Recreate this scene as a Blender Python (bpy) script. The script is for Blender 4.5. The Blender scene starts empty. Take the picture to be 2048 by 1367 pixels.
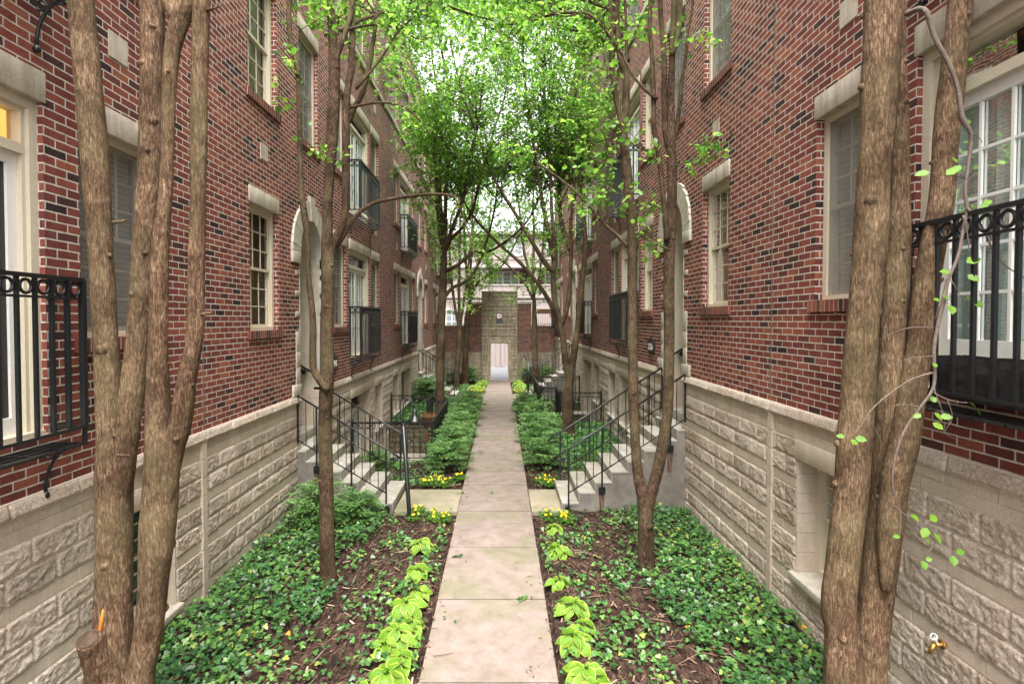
import bpy, bmesh, math, random
import numpy as np
from mathutils import Vector, Matrix, noise
R = math.radians
random.seed(7); rng = np.random.default_rng(7)
scene = bpy.context.scene
# ------------------------------------------------------------ camera, sky, sun, exposure
F = 1085.0; EYE = 3.13; PITCH = R(1.35); CX, CY = 1002.0, 640 + F*math.tan(PITCH)
cam_d = bpy.data.cameras.new('camera'); cam = bpy.data.objects.new('camera', cam_d)
scene.collection.objects.link(cam); scene.camera = cam
cam_d.sensor_width = 36; cam_d.lens = 36*F/2048
cam_d.shift_x = (1024-CX)/2048; cam_d.shift_y = -(683.5-CY)/2048
cam_d.clip_start = .05; cam_d.clip_end = 2000
cam.location = (0, 0, EYE); cam.rotation_euler = (math.pi/2-PITCH, 0, 0)
scene.render.resolution_x = 1024; scene.render.resolution_y = 683
scene.view_settings.view_transform = 'Standard'; scene.view_settings.look = 'None'
scene.view_settings.exposure = 2.5; scene.view_settings.gamma = 1
SUN_EL, SUN_AZ = R(66), R(180)
w = bpy.data.worlds.new('World'); scene.world = w; w.use_nodes = True
nt = w.node_tree; nt.nodes.clear()
sky = nt.nodes.new('ShaderNodeTexSky'); sky.sky_type = 'NISHITA'; sky.sun_disc = False
sky.sun_elevation = SUN_EL; sky.sun_rotation = SUN_AZ; sky.air_density = 1.0; sky.dust_density = 4.0
hs = nt.nodes.new('ShaderNodeHueSaturation'); hs.inputs['Saturation'].default_value = .12
hs.inputs['Value'].default_value = 1.0
bg = nt.nodes.new('ShaderNodeBackground'); bg.inputs['Strength'].default_value = .15
wo = nt.nodes.new('ShaderNodeOutputWorld')
nt.links.new(sky.outputs[0], hs.inputs['Color']); nt.links.new(hs.outputs[0], bg.inputs['Color'])
nt.links.new(bg.outputs[0], wo.inputs[0])
sd = bpy.data.lights.new('sun', 'SUN'); sd.energy = 1.5; sd.angle = R(40); sd.color = (1, .96, .9)
sun = bpy.data.objects.new('sun', sd); scene.collection.objects.link(sun)
sun.rotation_euler = (math.pi/2-SUN_EL, 0, math.pi-SUN_AZ)

def px(x, y, Y):
    """point at depth Y seen at photo pixel x, y"""
    a = (x-CX)/F; b = -(y-CY)/F
    d = Vector((a, math.cos(PITCH)+b*math.sin(PITCH), -math.sin(PITCH)+b*math.cos(PITCH)))
    k = Y/d.y
    return Vector((d.x*k, Y, EYE+d.z*k))

# ------------------------------------------------------------ materials
SPEC = {'black_iron': .5, 'white_paint': .4, 'cream_paint': .35, 'ivy_leaf': .35, 'tree_leaf': .4, 'hosta_leaf': .35, 'brass': .5, 'grey_pane': .5, 'black_fabric': .4, 'window_blind': .3, 'young_leaf': .4}
def mat(name):
    m = bpy.data.materials.new(name); m.use_nodes = True
    b = m.node_tree.nodes['Principled BSDF']; b.inputs['Specular IOR Level'].default_value = SPEC.get(name, .15)
    return m, m.node_tree.nodes, m.node_tree.links, b
def ramp(nodes, stops, interp='LINEAR'):
    r = nodes.new('ShaderNodeValToRGB'); r.color_ramp.interpolation = interp
    e = r.color_ramp.elements
    while len(e) < len(stops): e.new(.5)
    for el, (p, c) in zip(e, stops): el.position = p; el.color = (*c, 1) if len(c) == 3 else c
    return r
def coords(n, l, kind='Object', scale=(1, 1, 1)):
    tc = n.new('ShaderNodeTexCoord'); mp = n.new('ShaderNodeMapping'); mp.inputs['Scale'].default_value = scale
    l.new(tc.outputs[kind], mp.inputs[0]); return mp.outputs[0]
def mix(n, l, fac, a, b, mode='MIX'):
    m = n.new('ShaderNodeMix'); m.data_type = 'RGBA'; m.blend_type = mode
    for s, v in ((m.inputs[0], fac), (m.inputs[6], a), (m.inputs[7], b)):
        if hasattr(v, 'links'): l.new(v, s)
        else: s.default_value = v if isinstance(v, (int, float)) else (*v, 1)
    return m.outputs[2]
def noi(n, l, vec, scale, detail=4, rough=.6):
    t = n.new('ShaderNodeTexNoise'); t.inputs['Scale'].default_value = scale
    t.inputs['Detail'].default_value = detail; t.inputs['Roughness'].default_value = rough
    l.new(vec, t.inputs['Vector']); return t
def bump(n, l, bs, h, strength, dist, prev=None):
    b = n.new('ShaderNodeBump'); b.inputs['Strength'].default_value = strength; b.inputs['Distance'].default_value = dist
    l.new(h, b.inputs['Height'])
    if prev is not None: l.new(prev, b.inputs['Normal'])
    l.new(b.outputs[0], bs.inputs['Normal']); return b.outputs[0]

def brick_material(name, bw=.203, bh=.0677, tint=1.0, dark=.17, mort=(.58, .525, .45)):
    m, n, l, b = mat(name)
    vec = coords(n, l, 'UV')
    nz = noi(n, l, vec, 9, 2)                      # slight wobble of the joints
    add = n.new('ShaderNodeMixRGB'); add.blend_type = 'LINEAR_LIGHT'; add.inputs[0].default_value = .004
    l.new(vec, add.inputs[1]); l.new(nz.outputs['Color'], add.inputs[2])
    br = n.new('ShaderNodeTexBrick'); l.new(add.outputs[0], br.inputs['Vector'])
    br.inputs['Scale'].default_value = 1; br.inputs['Brick Width'].default_value = bw; br.inputs['Row Height'].default_value = bh
    br.inputs['Mortar Size'].default_value = .0062; br.inputs['Mortar Smooth'].default_value = .15; br.inputs['Bias'].default_value = 0
    br.inputs['Color1'].default_value = (0, 0, 0, 1); br.inputs['Color2'].default_value = (1, 1, 1, 1); br.inputs['Mortar'].default_value = (.5, .5, .5, 1)
    t = tint
    rp = ramp(n, [(0, (.036*t, .024*t, .026*t)), (dark*.5, (.066*t, .034*t, .034*t)), (dark, (.125*t, .042*t, .037*t)),
                  (.42, (.180*t, .053*t, .043*t)), (.7, (.212*t, .064*t, .050*t)), (.88, (.25*t, .080*t, .056*t)), (.96, (.27*t, .10*t, .06*t))], 'LINEAR')
    l.new(br.outputs['Color'], rp.inputs[0])
    n1 = noi(n, l, vec, 55, 5, .7)
    r1 = ramp(n, [(.3, (.68, .68, .68)), (.7, (1.25, 1.2, 1.15))]); l.new(n1.outputs[0], r1.inputs[0])
    c = mix(n, l, 1.0, rp.outputs[0], r1.outputs[0], 'MULTIPLY')
    n2 = noi(n, l, vec, .9, 6, .7)
    r2 = ramp(n, [(.32, (.72, .72, .74)), (.5, (1, 1, 1)), (.7, (1.2, 1.17, 1.15))]); l.new(n2.outputs[0], r2.inputs[0])
    c = mix(n, l, 1.0, c, r2.outputs[0], 'MULTIPLY')
    n3 = noi(n, l, vec, 14, 3)
    r3 = ramp(n, [(.35, tuple(v*.72 for v in mort)), (.6, mort)]); l.new(n3.outputs[0], r3.inputs[0])
    c = mix(n, l, br.outputs['Fac'], c, r3.outputs[0])
    st = coords(n, l, 'UV', (2.2, .22, 1)); n5 = noi(n, l, st, 3, 5, .7); r5 = ramp(n, [(.36, (.70, .67, .64)), (.52, (1, 1, 1))]); l.new(n5.outputs[0], r5.inputs[0])
    c = mix(n, l, .6, c, r5.outputs[0], 'MULTIPLY')
    n6 = noi(n, l, vec, 2.3, 6, .75); r6 = ramp(n, [(.60, (0, 0, 0)), (.80, (.30, .30, .30))]); l.new(n6.outputs[0], r6.inputs[0])
    c = mix(n, l, r6.outputs[0], c, (.42, .34, .30))
    l.new(c, b.inputs['Base Color']); b.inputs['Roughness'].default_value = .85
    inv = n.new('ShaderNodeMath'); inv.operation = 'SUBTRACT'; inv.inputs[0].default_value = 1; l.new(br.outputs['Fac'], inv.inputs[1])
    p = bump(n, l, b, inv.outputs[0], .6, .006)
    bump(n, l, b, n1.outputs[0], .5, .003, p)
    return m
def stone_material(name, c0, c1, scale=6, bs=.4, bd=.006, rough=.9, stain=.25, fine=90, kind='Object', streak=True, var=False):
    m, n, l, b = mat(name)
    vec = coords(n, l, kind)
    a = noi(n, l, vec, scale, 6, .65); rp = ramp(n, [(.3, c0), (.7, c1)]); l.new(a.outputs[0], rp.inputs[0])
    f = noi(n, l, vec, fine, 3, .7); rf = ramp(n, [(.3, (.8, .8, .8)), (.7, (1.15, 1.15, 1.15))]); l.new(f.outputs[0], rf.inputs[0])
    c = mix(n, l, 1, rp.outputs[0], rf.outputs[0], 'MULTIPLY')
    if streak:
        v2 = coords(n, l, kind, (3, 3, .35)); s = noi(n, l, v2, 2.2, 5, .7)
        rs = ramp(n, [(.38, (1-stain, 1-stain*1.05, 1-stain*1.2)), (.6, (1, 1, 1))]); l.new(s.outputs[0], rs.inputs[0])
        c = mix(n, l, 1, c, rs.outputs[0], 'MULTIPLY')
    if var:
        at = n.new('ShaderNodeAttribute'); at.attribute_name = 'var'; rv = ramp(n, [(0, (.80, .79, .78)), (.5, (1, .98, .95)), (1, (1.14, 1.14, 1.14))]); l.new(at.outputs['Fac'], rv.inputs[0])
        c = mix(n, l, 1, c, rv.outputs[0], 'MULTIPLY')
        sg = noi(n, l, vec, 1.7, 5, .7); rs_ = ramp(n, [(.35, (.74, .70, .64)), (.55, (1, 1, 1))]); l.new(sg.outputs[0], rs_.inputs[0]); c = mix(n, l, 1, c, rs_.outputs[0], 'MULTIPLY')
    l.new(c, b.inputs['Base Color']); b.inputs['Roughness'].default_value = rough
    p = bump(n, l, b, a.outputs[0], bs, bd)
    bump(n, l, b, f.outputs[0], bs, bd*.35, p)
    return m
def plain(name, col, rough=.5, metal=0, bs=0, scale=40, var=.12):
    m, n, l, b = mat(name)
    vec = coords(n, l); a = noi(n, l, vec, scale, 4)
    rp = ramp(n, [(.3, tuple(v*(1-var) for v in col)), (.7, tuple(min(1, v*(1+var)) for v in col))]); l.new(a.outputs[0], rp.inputs[0])
    l.new(rp.outputs[0], b.inputs['Base Color']); b.inputs['Roughness'].default_value = rough; b.inputs['Metallic'].default_value = metal
    if bs: bump(n, l, b, a.outputs[0], bs, .003)
    return m
M = {}
M['brick'] = brick_material('brick_wall', tint=1.02, dark=.14)
M['sill'] = brick_material('brick_rowlock', bw=.0677, bh=.5, mort=(.36, .32, .27))
M['brick_far'] = brick_material('brick_brown', tint=.95, dark=.3, mort=(.58, .52, .44))
M['rock'] = stone_material('split_face_stone', (.36, .295, .24), (.74, .64, .55), 44, .8, .014, fine=130, streak=False, var=True)
M['smooth'] = stone_material('smooth_stone', (.47, .39, .305), (.61, .515, .42), 3, .25, .002, stain=.12)
M['mortar'] = stone_material('pale_mortar', (.60, .51, .42), (.72, .63, .54), 8, .3, .003, streak=False)
M['lime'] = stone_material('limestone', (.43, .375, .305), (.61, .54, .455), 5, .3, .003, stain=.30)
M['quoin'] = stone_material('pale_limestone', (.43, .385, .32), (.57, .52, .445), 7, .3, .004, stain=.15)
M['stucco'] = stone_material('cream_stucco', (.50, .45, .34), (.57, .52, .40), 1.5, .3, .002, stain=.08, fine=200)
M['gatestone'] = stone_material('mossy_gate_stone', (.27, .225, .165), (.47, .405, .315), 4, .7, .012, stain=.35)
M['cream'] = plain('cream_paint', (.56, .50, .38), .45, var=.05)
M['white'] = plain('white_paint', (.74, .73, .68), .4, var=.04)
M['iron'] = plain('black_iron', (.012, .013, .014), .32, .0, .2, 90, .3)
M['blinds'] = None
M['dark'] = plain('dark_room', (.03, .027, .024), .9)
M['seal'] = plain('joint_sealant', (.17, .14, .11), .8)
M['curtain'] = plain('teal_curtain', (.66, .76, .73), .8)
M['brass'] = plain('brass', (.5, .3, .09), .35, .9)
M['fabric'] = plain('black_fabric', (.02, .018, .018), .55, 0, .4, 60, .3)
M['beige'] = plain('beige_siding', (.27, .225, .21), .8, var=.05)
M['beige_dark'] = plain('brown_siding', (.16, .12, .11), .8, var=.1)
def concrete(name, c0, c1, green=.0, scale=2.0):
    m, n, l, b = mat(name)
    vec = coords(n, l); a = noi(n, l, vec, scale, 6, .6)
    rp = ramp(n, [(.3, c0), (.7, c1)]); l.new(a.outputs[0], rp.inputs[0])
    f = noi(n, l, vec, 120, 3, .8); rf = ramp(n, [(.3, (.82, .82, .82)), (.75, (1.12, 1.12, 1.12))]); l.new(f.outputs[0], rf.inputs[0])
    c = mix(n, l, 1, rp.outputs[0], rf.outputs[0], 'MULTIPLY')
    g = noi(n, l, vec, 1.1, 5, .7); rg = ramp(n, [(.48, (0, 0, 0)), (.72, (green, green, green))]); l.new(g.outputs[0], rg.inputs[0])
    c = mix(n, l, rg.outputs[0], c, (.16, .17, .085))
    sp = n.new('ShaderNodeTexVoronoi'); sp.inputs['Scale'].default_value = 22; l.new(vec, sp.inputs['Vector'])
    rs = ramp(n, [(.03, (.45, .4, .34)), (.07, (1, 1, 1))]); l.new(sp.outputs['Distance'], rs.inputs[0])
    c = mix(n, l, .5, c, rs.outputs[0], 'MULTIPLY')
    st = noi(n, l, vec, 7, 6, .75); r4 = ramp(n, [(.36, (.70, .66, .62)), (.5, (1, 1, 1)), (.68, (1.1, 1.1, 1.1))]); l.new(st.outputs[0], r4.inputs[0])
    c = mix(n, l, .5, c, r4.outputs[0], 'MULTIPLY')
    l.new(c, b.inputs['Base Color']); b.inputs['Roughness'].default_value = .8
    bump(n, l, b, f.outputs[0], .25, .003)
    return m
M['path'] = concrete('path_concrete', (.20, .156, .134), (.285, .228, .20), .8, 4.2)
M['pad'] = concrete('pad_concrete', (.26, .225, .155), (.34, .295, .215), .7)
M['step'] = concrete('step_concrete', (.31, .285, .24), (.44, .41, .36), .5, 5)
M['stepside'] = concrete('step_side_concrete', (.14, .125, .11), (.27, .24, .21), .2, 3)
M['pale_pave'] = concrete('pale_paving', (.13, .135, .15), (.17, .175, .19), 0)
M['patio'] = concrete('patio_paving', (.30, .26, .22), (.40, .35, .30), .2)
M['block'] = stone_material('mossy_block', (.07, .06, .04), (.17, .15, .10), 5, .6, .01, stain=.4)
M['rust'] = plain('rust', (.16, .06, .025), .8, 0, .3, 30, .4)

def mulch_mat():
    m, n, l, b = mat('bark_mulch'); vec = coords(n, l)
    v = n.new('ShaderNodeTexVoronoi'); v.inputs['Scale'].default_value = 38
    mp = coords(n, l, 'Object', (1, .45, 1)); l.new(mp, v.inputs['Vector'])
    rp = ramp(n, [(0, (.012, .007, .005)), (.4, (.036, .021, .016)), (.75, (.075, .046, .034)), (1, (.15, .10, .075))])
    l.new(v.outputs['Color'], rp.inputs[0])
    a = noi(n, l, vec, 3, 5); ra = ramp(n, [(.3, (.65, .65, .65)), (.7, (1.2, 1.15, 1.1))]); l.new(a.outputs[0], ra.inputs[0])
    c = mix(n, l, 1, rp.outputs[0], ra.outputs[0], 'MULTIPLY')
    l.new(c, b.inputs['Base Color']); b.inputs['Roughness'].default_value = .85
    bump(n, l, b, v.outputs['Distance'], 1, .03); return m
M['mulch'] = mulch_mat()
def bark_mat(name, c0, c1, c2):
    m, n, l, b = mat(name)
    v1 = coords(n, l, 'Object', (1, 1, .13)); v2 = coords(n, l, 'Object', (1, 1, .30)); v3 = coords(n, l, 'Object')
    nz = noi(n, l, v1, 8, 4)
    ad = n.new('ShaderNodeMixRGB'); ad.blend_type = 'LINEAR_LIGHT'; ad.inputs[0].default_value = .07
    l.new(v1, ad.inputs[1]); l.new(nz.outputs['Color'], ad.inputs[2])
    vo = n.new('ShaderNodeTexVoronoi'); vo.feature = 'DISTANCE_TO_EDGE'; vo.inputs['Scale'].default_value = 75; l.new(ad.outputs[0], vo.inputs['Vector'])
    h = ramp(n, [(0, (0, 0, 0)), (.16, (.8, .8, .8)), (.35, (1, 1, 1))]); l.new(vo.outputs[0], h.inputs[0])
    a = noi(n, l, v2, 62, 7, .8); rp = ramp(n, [(.38, (c0[0], c0[1], c0[2])), (.5, (c1[0], c1[1], c1[2])), (.61, (c2[0], c2[1], c2[2]))]); l.new(a.outputs[0], rp.inputs[0])
    c = mix(n, l, 1, rp.outputs[0], ramp_from(n, l, h.outputs[0], (.52, .46, .42), (1.05, 1.05, 1.05)), 'MULTIPLY')
    g = noi(n, l, v3, 1.3, 4); rg = ramp(n, [(.42, (0, 0, 0)), (.68, (.6, .6, .6))]); l.new(g.outputs[0], rg.inputs[0])
    c = mix(n, l, rg.outputs[0], c, (.13, .122, .06))
    d = noi(n, l, v3, 3.2, 5, .7); rd = ramp(n, [(.38, (.55, .50, .47)), (.62, (1.2, 1.18, 1.16))]); l.new(d.outputs[0], rd.inputs[0])
    c = mix(n, l, 1, c, rd.outputs[0], 'MULTIPLY')
    l.new(c, b.inputs['Base Color']); b.inputs['Roughness'].default_value = .9
    p = bump(n, l, b, h.outputs[0], .6, .004)
    bump(n, l, b, a.outputs[0], .8, .008, p); return m
def ramp_from(n, l, s, c0, c1):
    r = ramp(n, [(0, c0), (1, c1)]); l.new(s, r.inputs[0]); return r.outputs[0]
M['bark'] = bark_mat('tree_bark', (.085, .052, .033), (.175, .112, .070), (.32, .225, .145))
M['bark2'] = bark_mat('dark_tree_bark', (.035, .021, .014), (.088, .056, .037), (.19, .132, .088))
M['bark_dark'] = plain('smooth_dark_bark', (.085, .058, .042), .85, 0, .6, 25, .35)
M['twig'] = plain('grey_twig', (.15, .115, .095), .8, 0, .3, 40, .25)
def leaf_mat(name, stops, trans=.45, rough=.45, tr_gain=1.8, edge=None):
    m, n, l, b = mat(name)
    at = n.new('ShaderNodeAttribute'); at.attribute_name = 'var'
    rp = ramp(n, stops); l.new(at.outputs['Fac'], rp.inputs[0]); c = rp.outputs[0]
    if edge:
        uv = n.new('ShaderNodeAttribute'); uv.attribute_name = 'rim'
        re = ramp(n, [(.80, (0, 0, 0)), (.95, (1, 1, 1))]); l.new(uv.outputs['Fac'], re.inputs[0])
        c = mix(n, l, re.outputs[0], c, edge)
        wv = n.new('ShaderNodeMath'); wv.operation = 'SINE'; wm_ = n.new('ShaderNodeMath'); wm_.operation = 'MULTIPLY'; wm_.inputs[1].default_value = 42; l.new(uv.outputs['Fac'], wm_.inputs[0]); l.new(wm_.outputs[0], wv.inputs[0]); bump(n, l, b, wv.outputs[0], .5, .0025)
        vec = coords(n, l); a = noi(n, l, vec, 18, 3); ra = ramp(n, [(.3, (.8, .85, .8)), (.7, (1.12, 1.1, 1.1))]); l.new(a.outputs[0], ra.inputs[0])
        c = mix(n, l, 1, c, ra.outputs[0], 'MULTIPLY')
    l.new(c, b.inputs['Base Color']); b.inputs['Roughness'].default_value = rough
    t = n.new('ShaderNodeBsdfTranslucent'); g = mix(n, l, 1, c, (tr_gain*1.05, tr_gain, tr_gain*.85), 'MULTIPLY'); l.new(g, t.inputs[0])
    ms = n.new('ShaderNodeMixShader'); ms.inputs[0].default_value = trans
    l.new(b.outputs[0], ms.inputs[1]); l.new(t.outputs[0], ms.inputs[2]); l.new(ms.outputs[0], n['Material Output'].inputs[0])
    return m
M['leaf'] = leaf_mat('tree_leaf', [(0, (.035, .10, .016)), (.3, (.09, .22, .03)), (.75, (.17, .33, .05)), (1, (.26, .40, .08))], .56, .35, 2.0)
M['twigleaf'] = leaf_mat('young_leaf', [(0, (.12, .27, .025)), (1, (.20, .36, .04))], .45)
M['ivy'] = leaf_mat('ivy_leaf', [(0, (.022, .065, .026)), (.4, (.045, .125, .034)), (.75, (.095, .215, .045)), (.97, (.20, .34, .09)), (1, (.45, .28, .03))], .22, .32, 1.4)
M['hosta'] = leaf_mat('hosta_leaf', [(0, (.115, .245, .018)), (1, (.185, .33, .03))], .22, .38, 1.2, edge=(.40, .43, .09))
M['yew'] = leaf_mat('shrub_leaf', [(0, (.06, .14, .04)), (.4, (.12, .25, .07)), (.8, (.22, .37, .13)), (1, (.36, .50, .24))], .25, .5, 1.4)
M['pansy'] = leaf_mat('pansy_leaf', [(0, (.05, .13, .02)), (1, (.12, .24, .04))], .3)
def stain_mat():
    m, n, l, b = mat('rust_stain'); b.inputs['Base Color'].default_value = (.13, .055, .022, 1); b.inputs['Roughness'].default_value = .9
    v = coords(n, l, 'Object', (1, 1, .25)); a = noi(n, l, v, 30, 4); r = ramp(n, [(.35, (.1, .1, .1)), (.65, (.8, .8, .8))]); l.new(a.outputs[0], r.inputs[0])
    t = n.new('ShaderNodeBsdfTransparent'); s = n.new('ShaderNodeMixShader'); l.new(r.outputs[0], s.inputs[0]); l.new(t.outputs[0], s.inputs[1]); l.new(b.outputs[0], s.inputs[2]); l.new(s.outputs[0], n['Material Output'].inputs[0]); return m
M['stain'] = stain_mat()
M['petal'] = plain('yellow_petal', (.70, .44, .02), .6, var=.15)
def glass_mat():
    m = bpy.data.materials.new('window_glass'); m.use_nodes = True; n = m.node_tree.nodes; l = m.node_tree.links; n.clear()
    o = n.new('ShaderNodeOutputMaterial'); g = n.new('ShaderNodeBsdfGlossy'); g.inputs['Roughness'].default_value = .02
    t = n.new('ShaderNodeBsdfTransparent'); t.inputs[0].default_value = (.8, .84, .82, 1)
    fr = n.new('ShaderNodeFresnel'); fr.inputs[0].default_value = 1.36; s = n.new('ShaderNodeMixShader')
    tc = n.new('ShaderNodeTexCoord'); no = n.new('ShaderNodeTexNoise'); no.inputs['Scale'].default_value = 2.5
    l.new(tc.outputs['Object'], no.inputs['Vector']); b = n.new('ShaderNodeBump'); b.inputs['Strength'].default_value = .06; b.inputs['Distance'].default_value = .02
    l.new(no.outputs[0], b.inputs['Height']); l.new(b.outputs[0], g.inputs['Normal'])
    hf = n.new('ShaderNodeMath'); hf.operation = 'MULTIPLY'; hf.inputs[1].default_value = .6; l.new(fr.outputs[0], hf.inputs[0]); l.new(hf.outputs[0], s.inputs[0]); l.new(t.outputs[0], s.inputs[1]); l.new(g.outputs[0], s.inputs[2]); l.new(s.outputs[0], o.inputs[0]); return m
M['glass'] = glass_mat()
def screen_mat():
    m, n, l, b = mat('insect_screen'); b.inputs['Base Color'].default_value = (.255, .245, .23, 1); b.inputs['Roughness'].default_value = .5
    t = n.new('ShaderNodeBsdfTransparent'); s = n.new('ShaderNodeMixShader'); s.inputs[0].default_value = .34
    l.new(t.outputs[0], s.inputs[1]); l.new(b.outputs[0], s.inputs[2]); l.new(s.outputs[0], n['Material Output'].inputs[0]); return m
M['screen'] = screen_mat()
M['tan_shade'] = plain('tan_shade', (.50, .32, .17), .8)
M['door_screen'] = plain('dark_door_screen', (.05, .045, .04), .5)
def blind_mat(name, c, per=.05):
    m, n, l, b = mat(name); vec = coords(n, l, 'UV', (1, 1, 1)); s = n.new('ShaderNodeSeparateXYZ'); l.new(vec, s.inputs[0])
    d = n.new('ShaderNodeMath'); d.operation = 'DIVIDE'; l.new(s.outputs[1], d.inputs[0]); d.inputs[1].default_value = per
    f = n.new('ShaderNodeMath'); f.operation = 'FRACT'; l.new(d.outputs[0], f.inputs[0])
    r = ramp(n, [(0, tuple(v*.35 for v in c)), (.15, c), (.9, tuple(v*.8 for v in c)), (1, tuple(v*.35 for v in c))]); l.new(f.outputs[0], r.inputs[0])
    l.new(r.outputs[0], b.inputs['Base Color']); b.inputs['Roughness'].default_value = .6; bump(n, l, b, f.outputs[0], .8, .02); return m
M['blinds'] = blind_mat('window_blind', (.70, .64, .54)); M['green_blinds'] = blind_mat('green_blind', (.16, .34, .29), .035)
def warm_mat():
    m, n, l, b = mat('lamplit_room'); vec = coords(n, l); a = noi(n, l, vec, 1.2, 2); r = ramp(n, [(.3, (.95, .45, .10)), (.7, (1, .62, .22))]); l.new(a.outputs[0], r.inputs[0])
    l.new(r.outputs[0], b.inputs['Base Color']); l.new(r.outputs[0], b.inputs['Emission Color']); b.inputs['Emission Strength'].default_value = .30; return m
M['warm'] = warm_mat()

# ------------------------------------------------------------ helpers
COL = scene.collection
def tag(o, label=None, cat=None, group=None, kind=None):
    if label: o['label'] = label
    if cat: o['category'] = cat
    if group: o['group'] = group
    if kind: o['kind'] = kind
    return o
def empty(name, loc=(0, 0, 0), **kw):
    o = bpy.data.objects.new(name, None); COL.objects.link(o); o.location = loc; o.empty_display_size = .2
    return tag(o, **kw)
def np_mesh(name, V, loops, counts, m, parent=None, attrs=None, uv=None, smooth=False, loc=(0, 0, 0)):
    V = np.asarray(V, dtype=np.float32); loops = np.asarray(loops, dtype=np.int32); counts = np.asarray(counts, dtype=np.int32)
    me = bpy.data.meshes.new(name); me.vertices.add(len(V)); me.vertices.foreach_set('co', V.ravel())
    me.loops.add(len(loops)); me.loops.foreach_set('vertex_index', loops)
    me.polygons.add(len(counts)); st = np.zeros(len(counts), dtype=np.int32); st[1:] = np.cumsum(counts)[:-1]
    me.polygons.foreach_set('loop_start', st)
    if smooth: me.polygons.foreach_set('use_smooth', np.ones(len(counts), dtype=bool))
    me.update(calc_edges=True)
    for nm, dom, arr in (attrs or []):
        a = me.attributes.new(nm, 'FLOAT', dom); a.data.foreach_set('value', np.asarray(arr, dtype=np.float32))
    if uv is not None:
        u = me.uv_layers.new(name='uv'); u.data.foreach_set('uv', np.asarray(uv, dtype=np.float32).ravel())
    me.materials.append(m)
    o = bpy.data.objects.new(name, me); COL.objects.link(o); o.location = loc
    if parent: o.parent = parent
    return o
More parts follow.
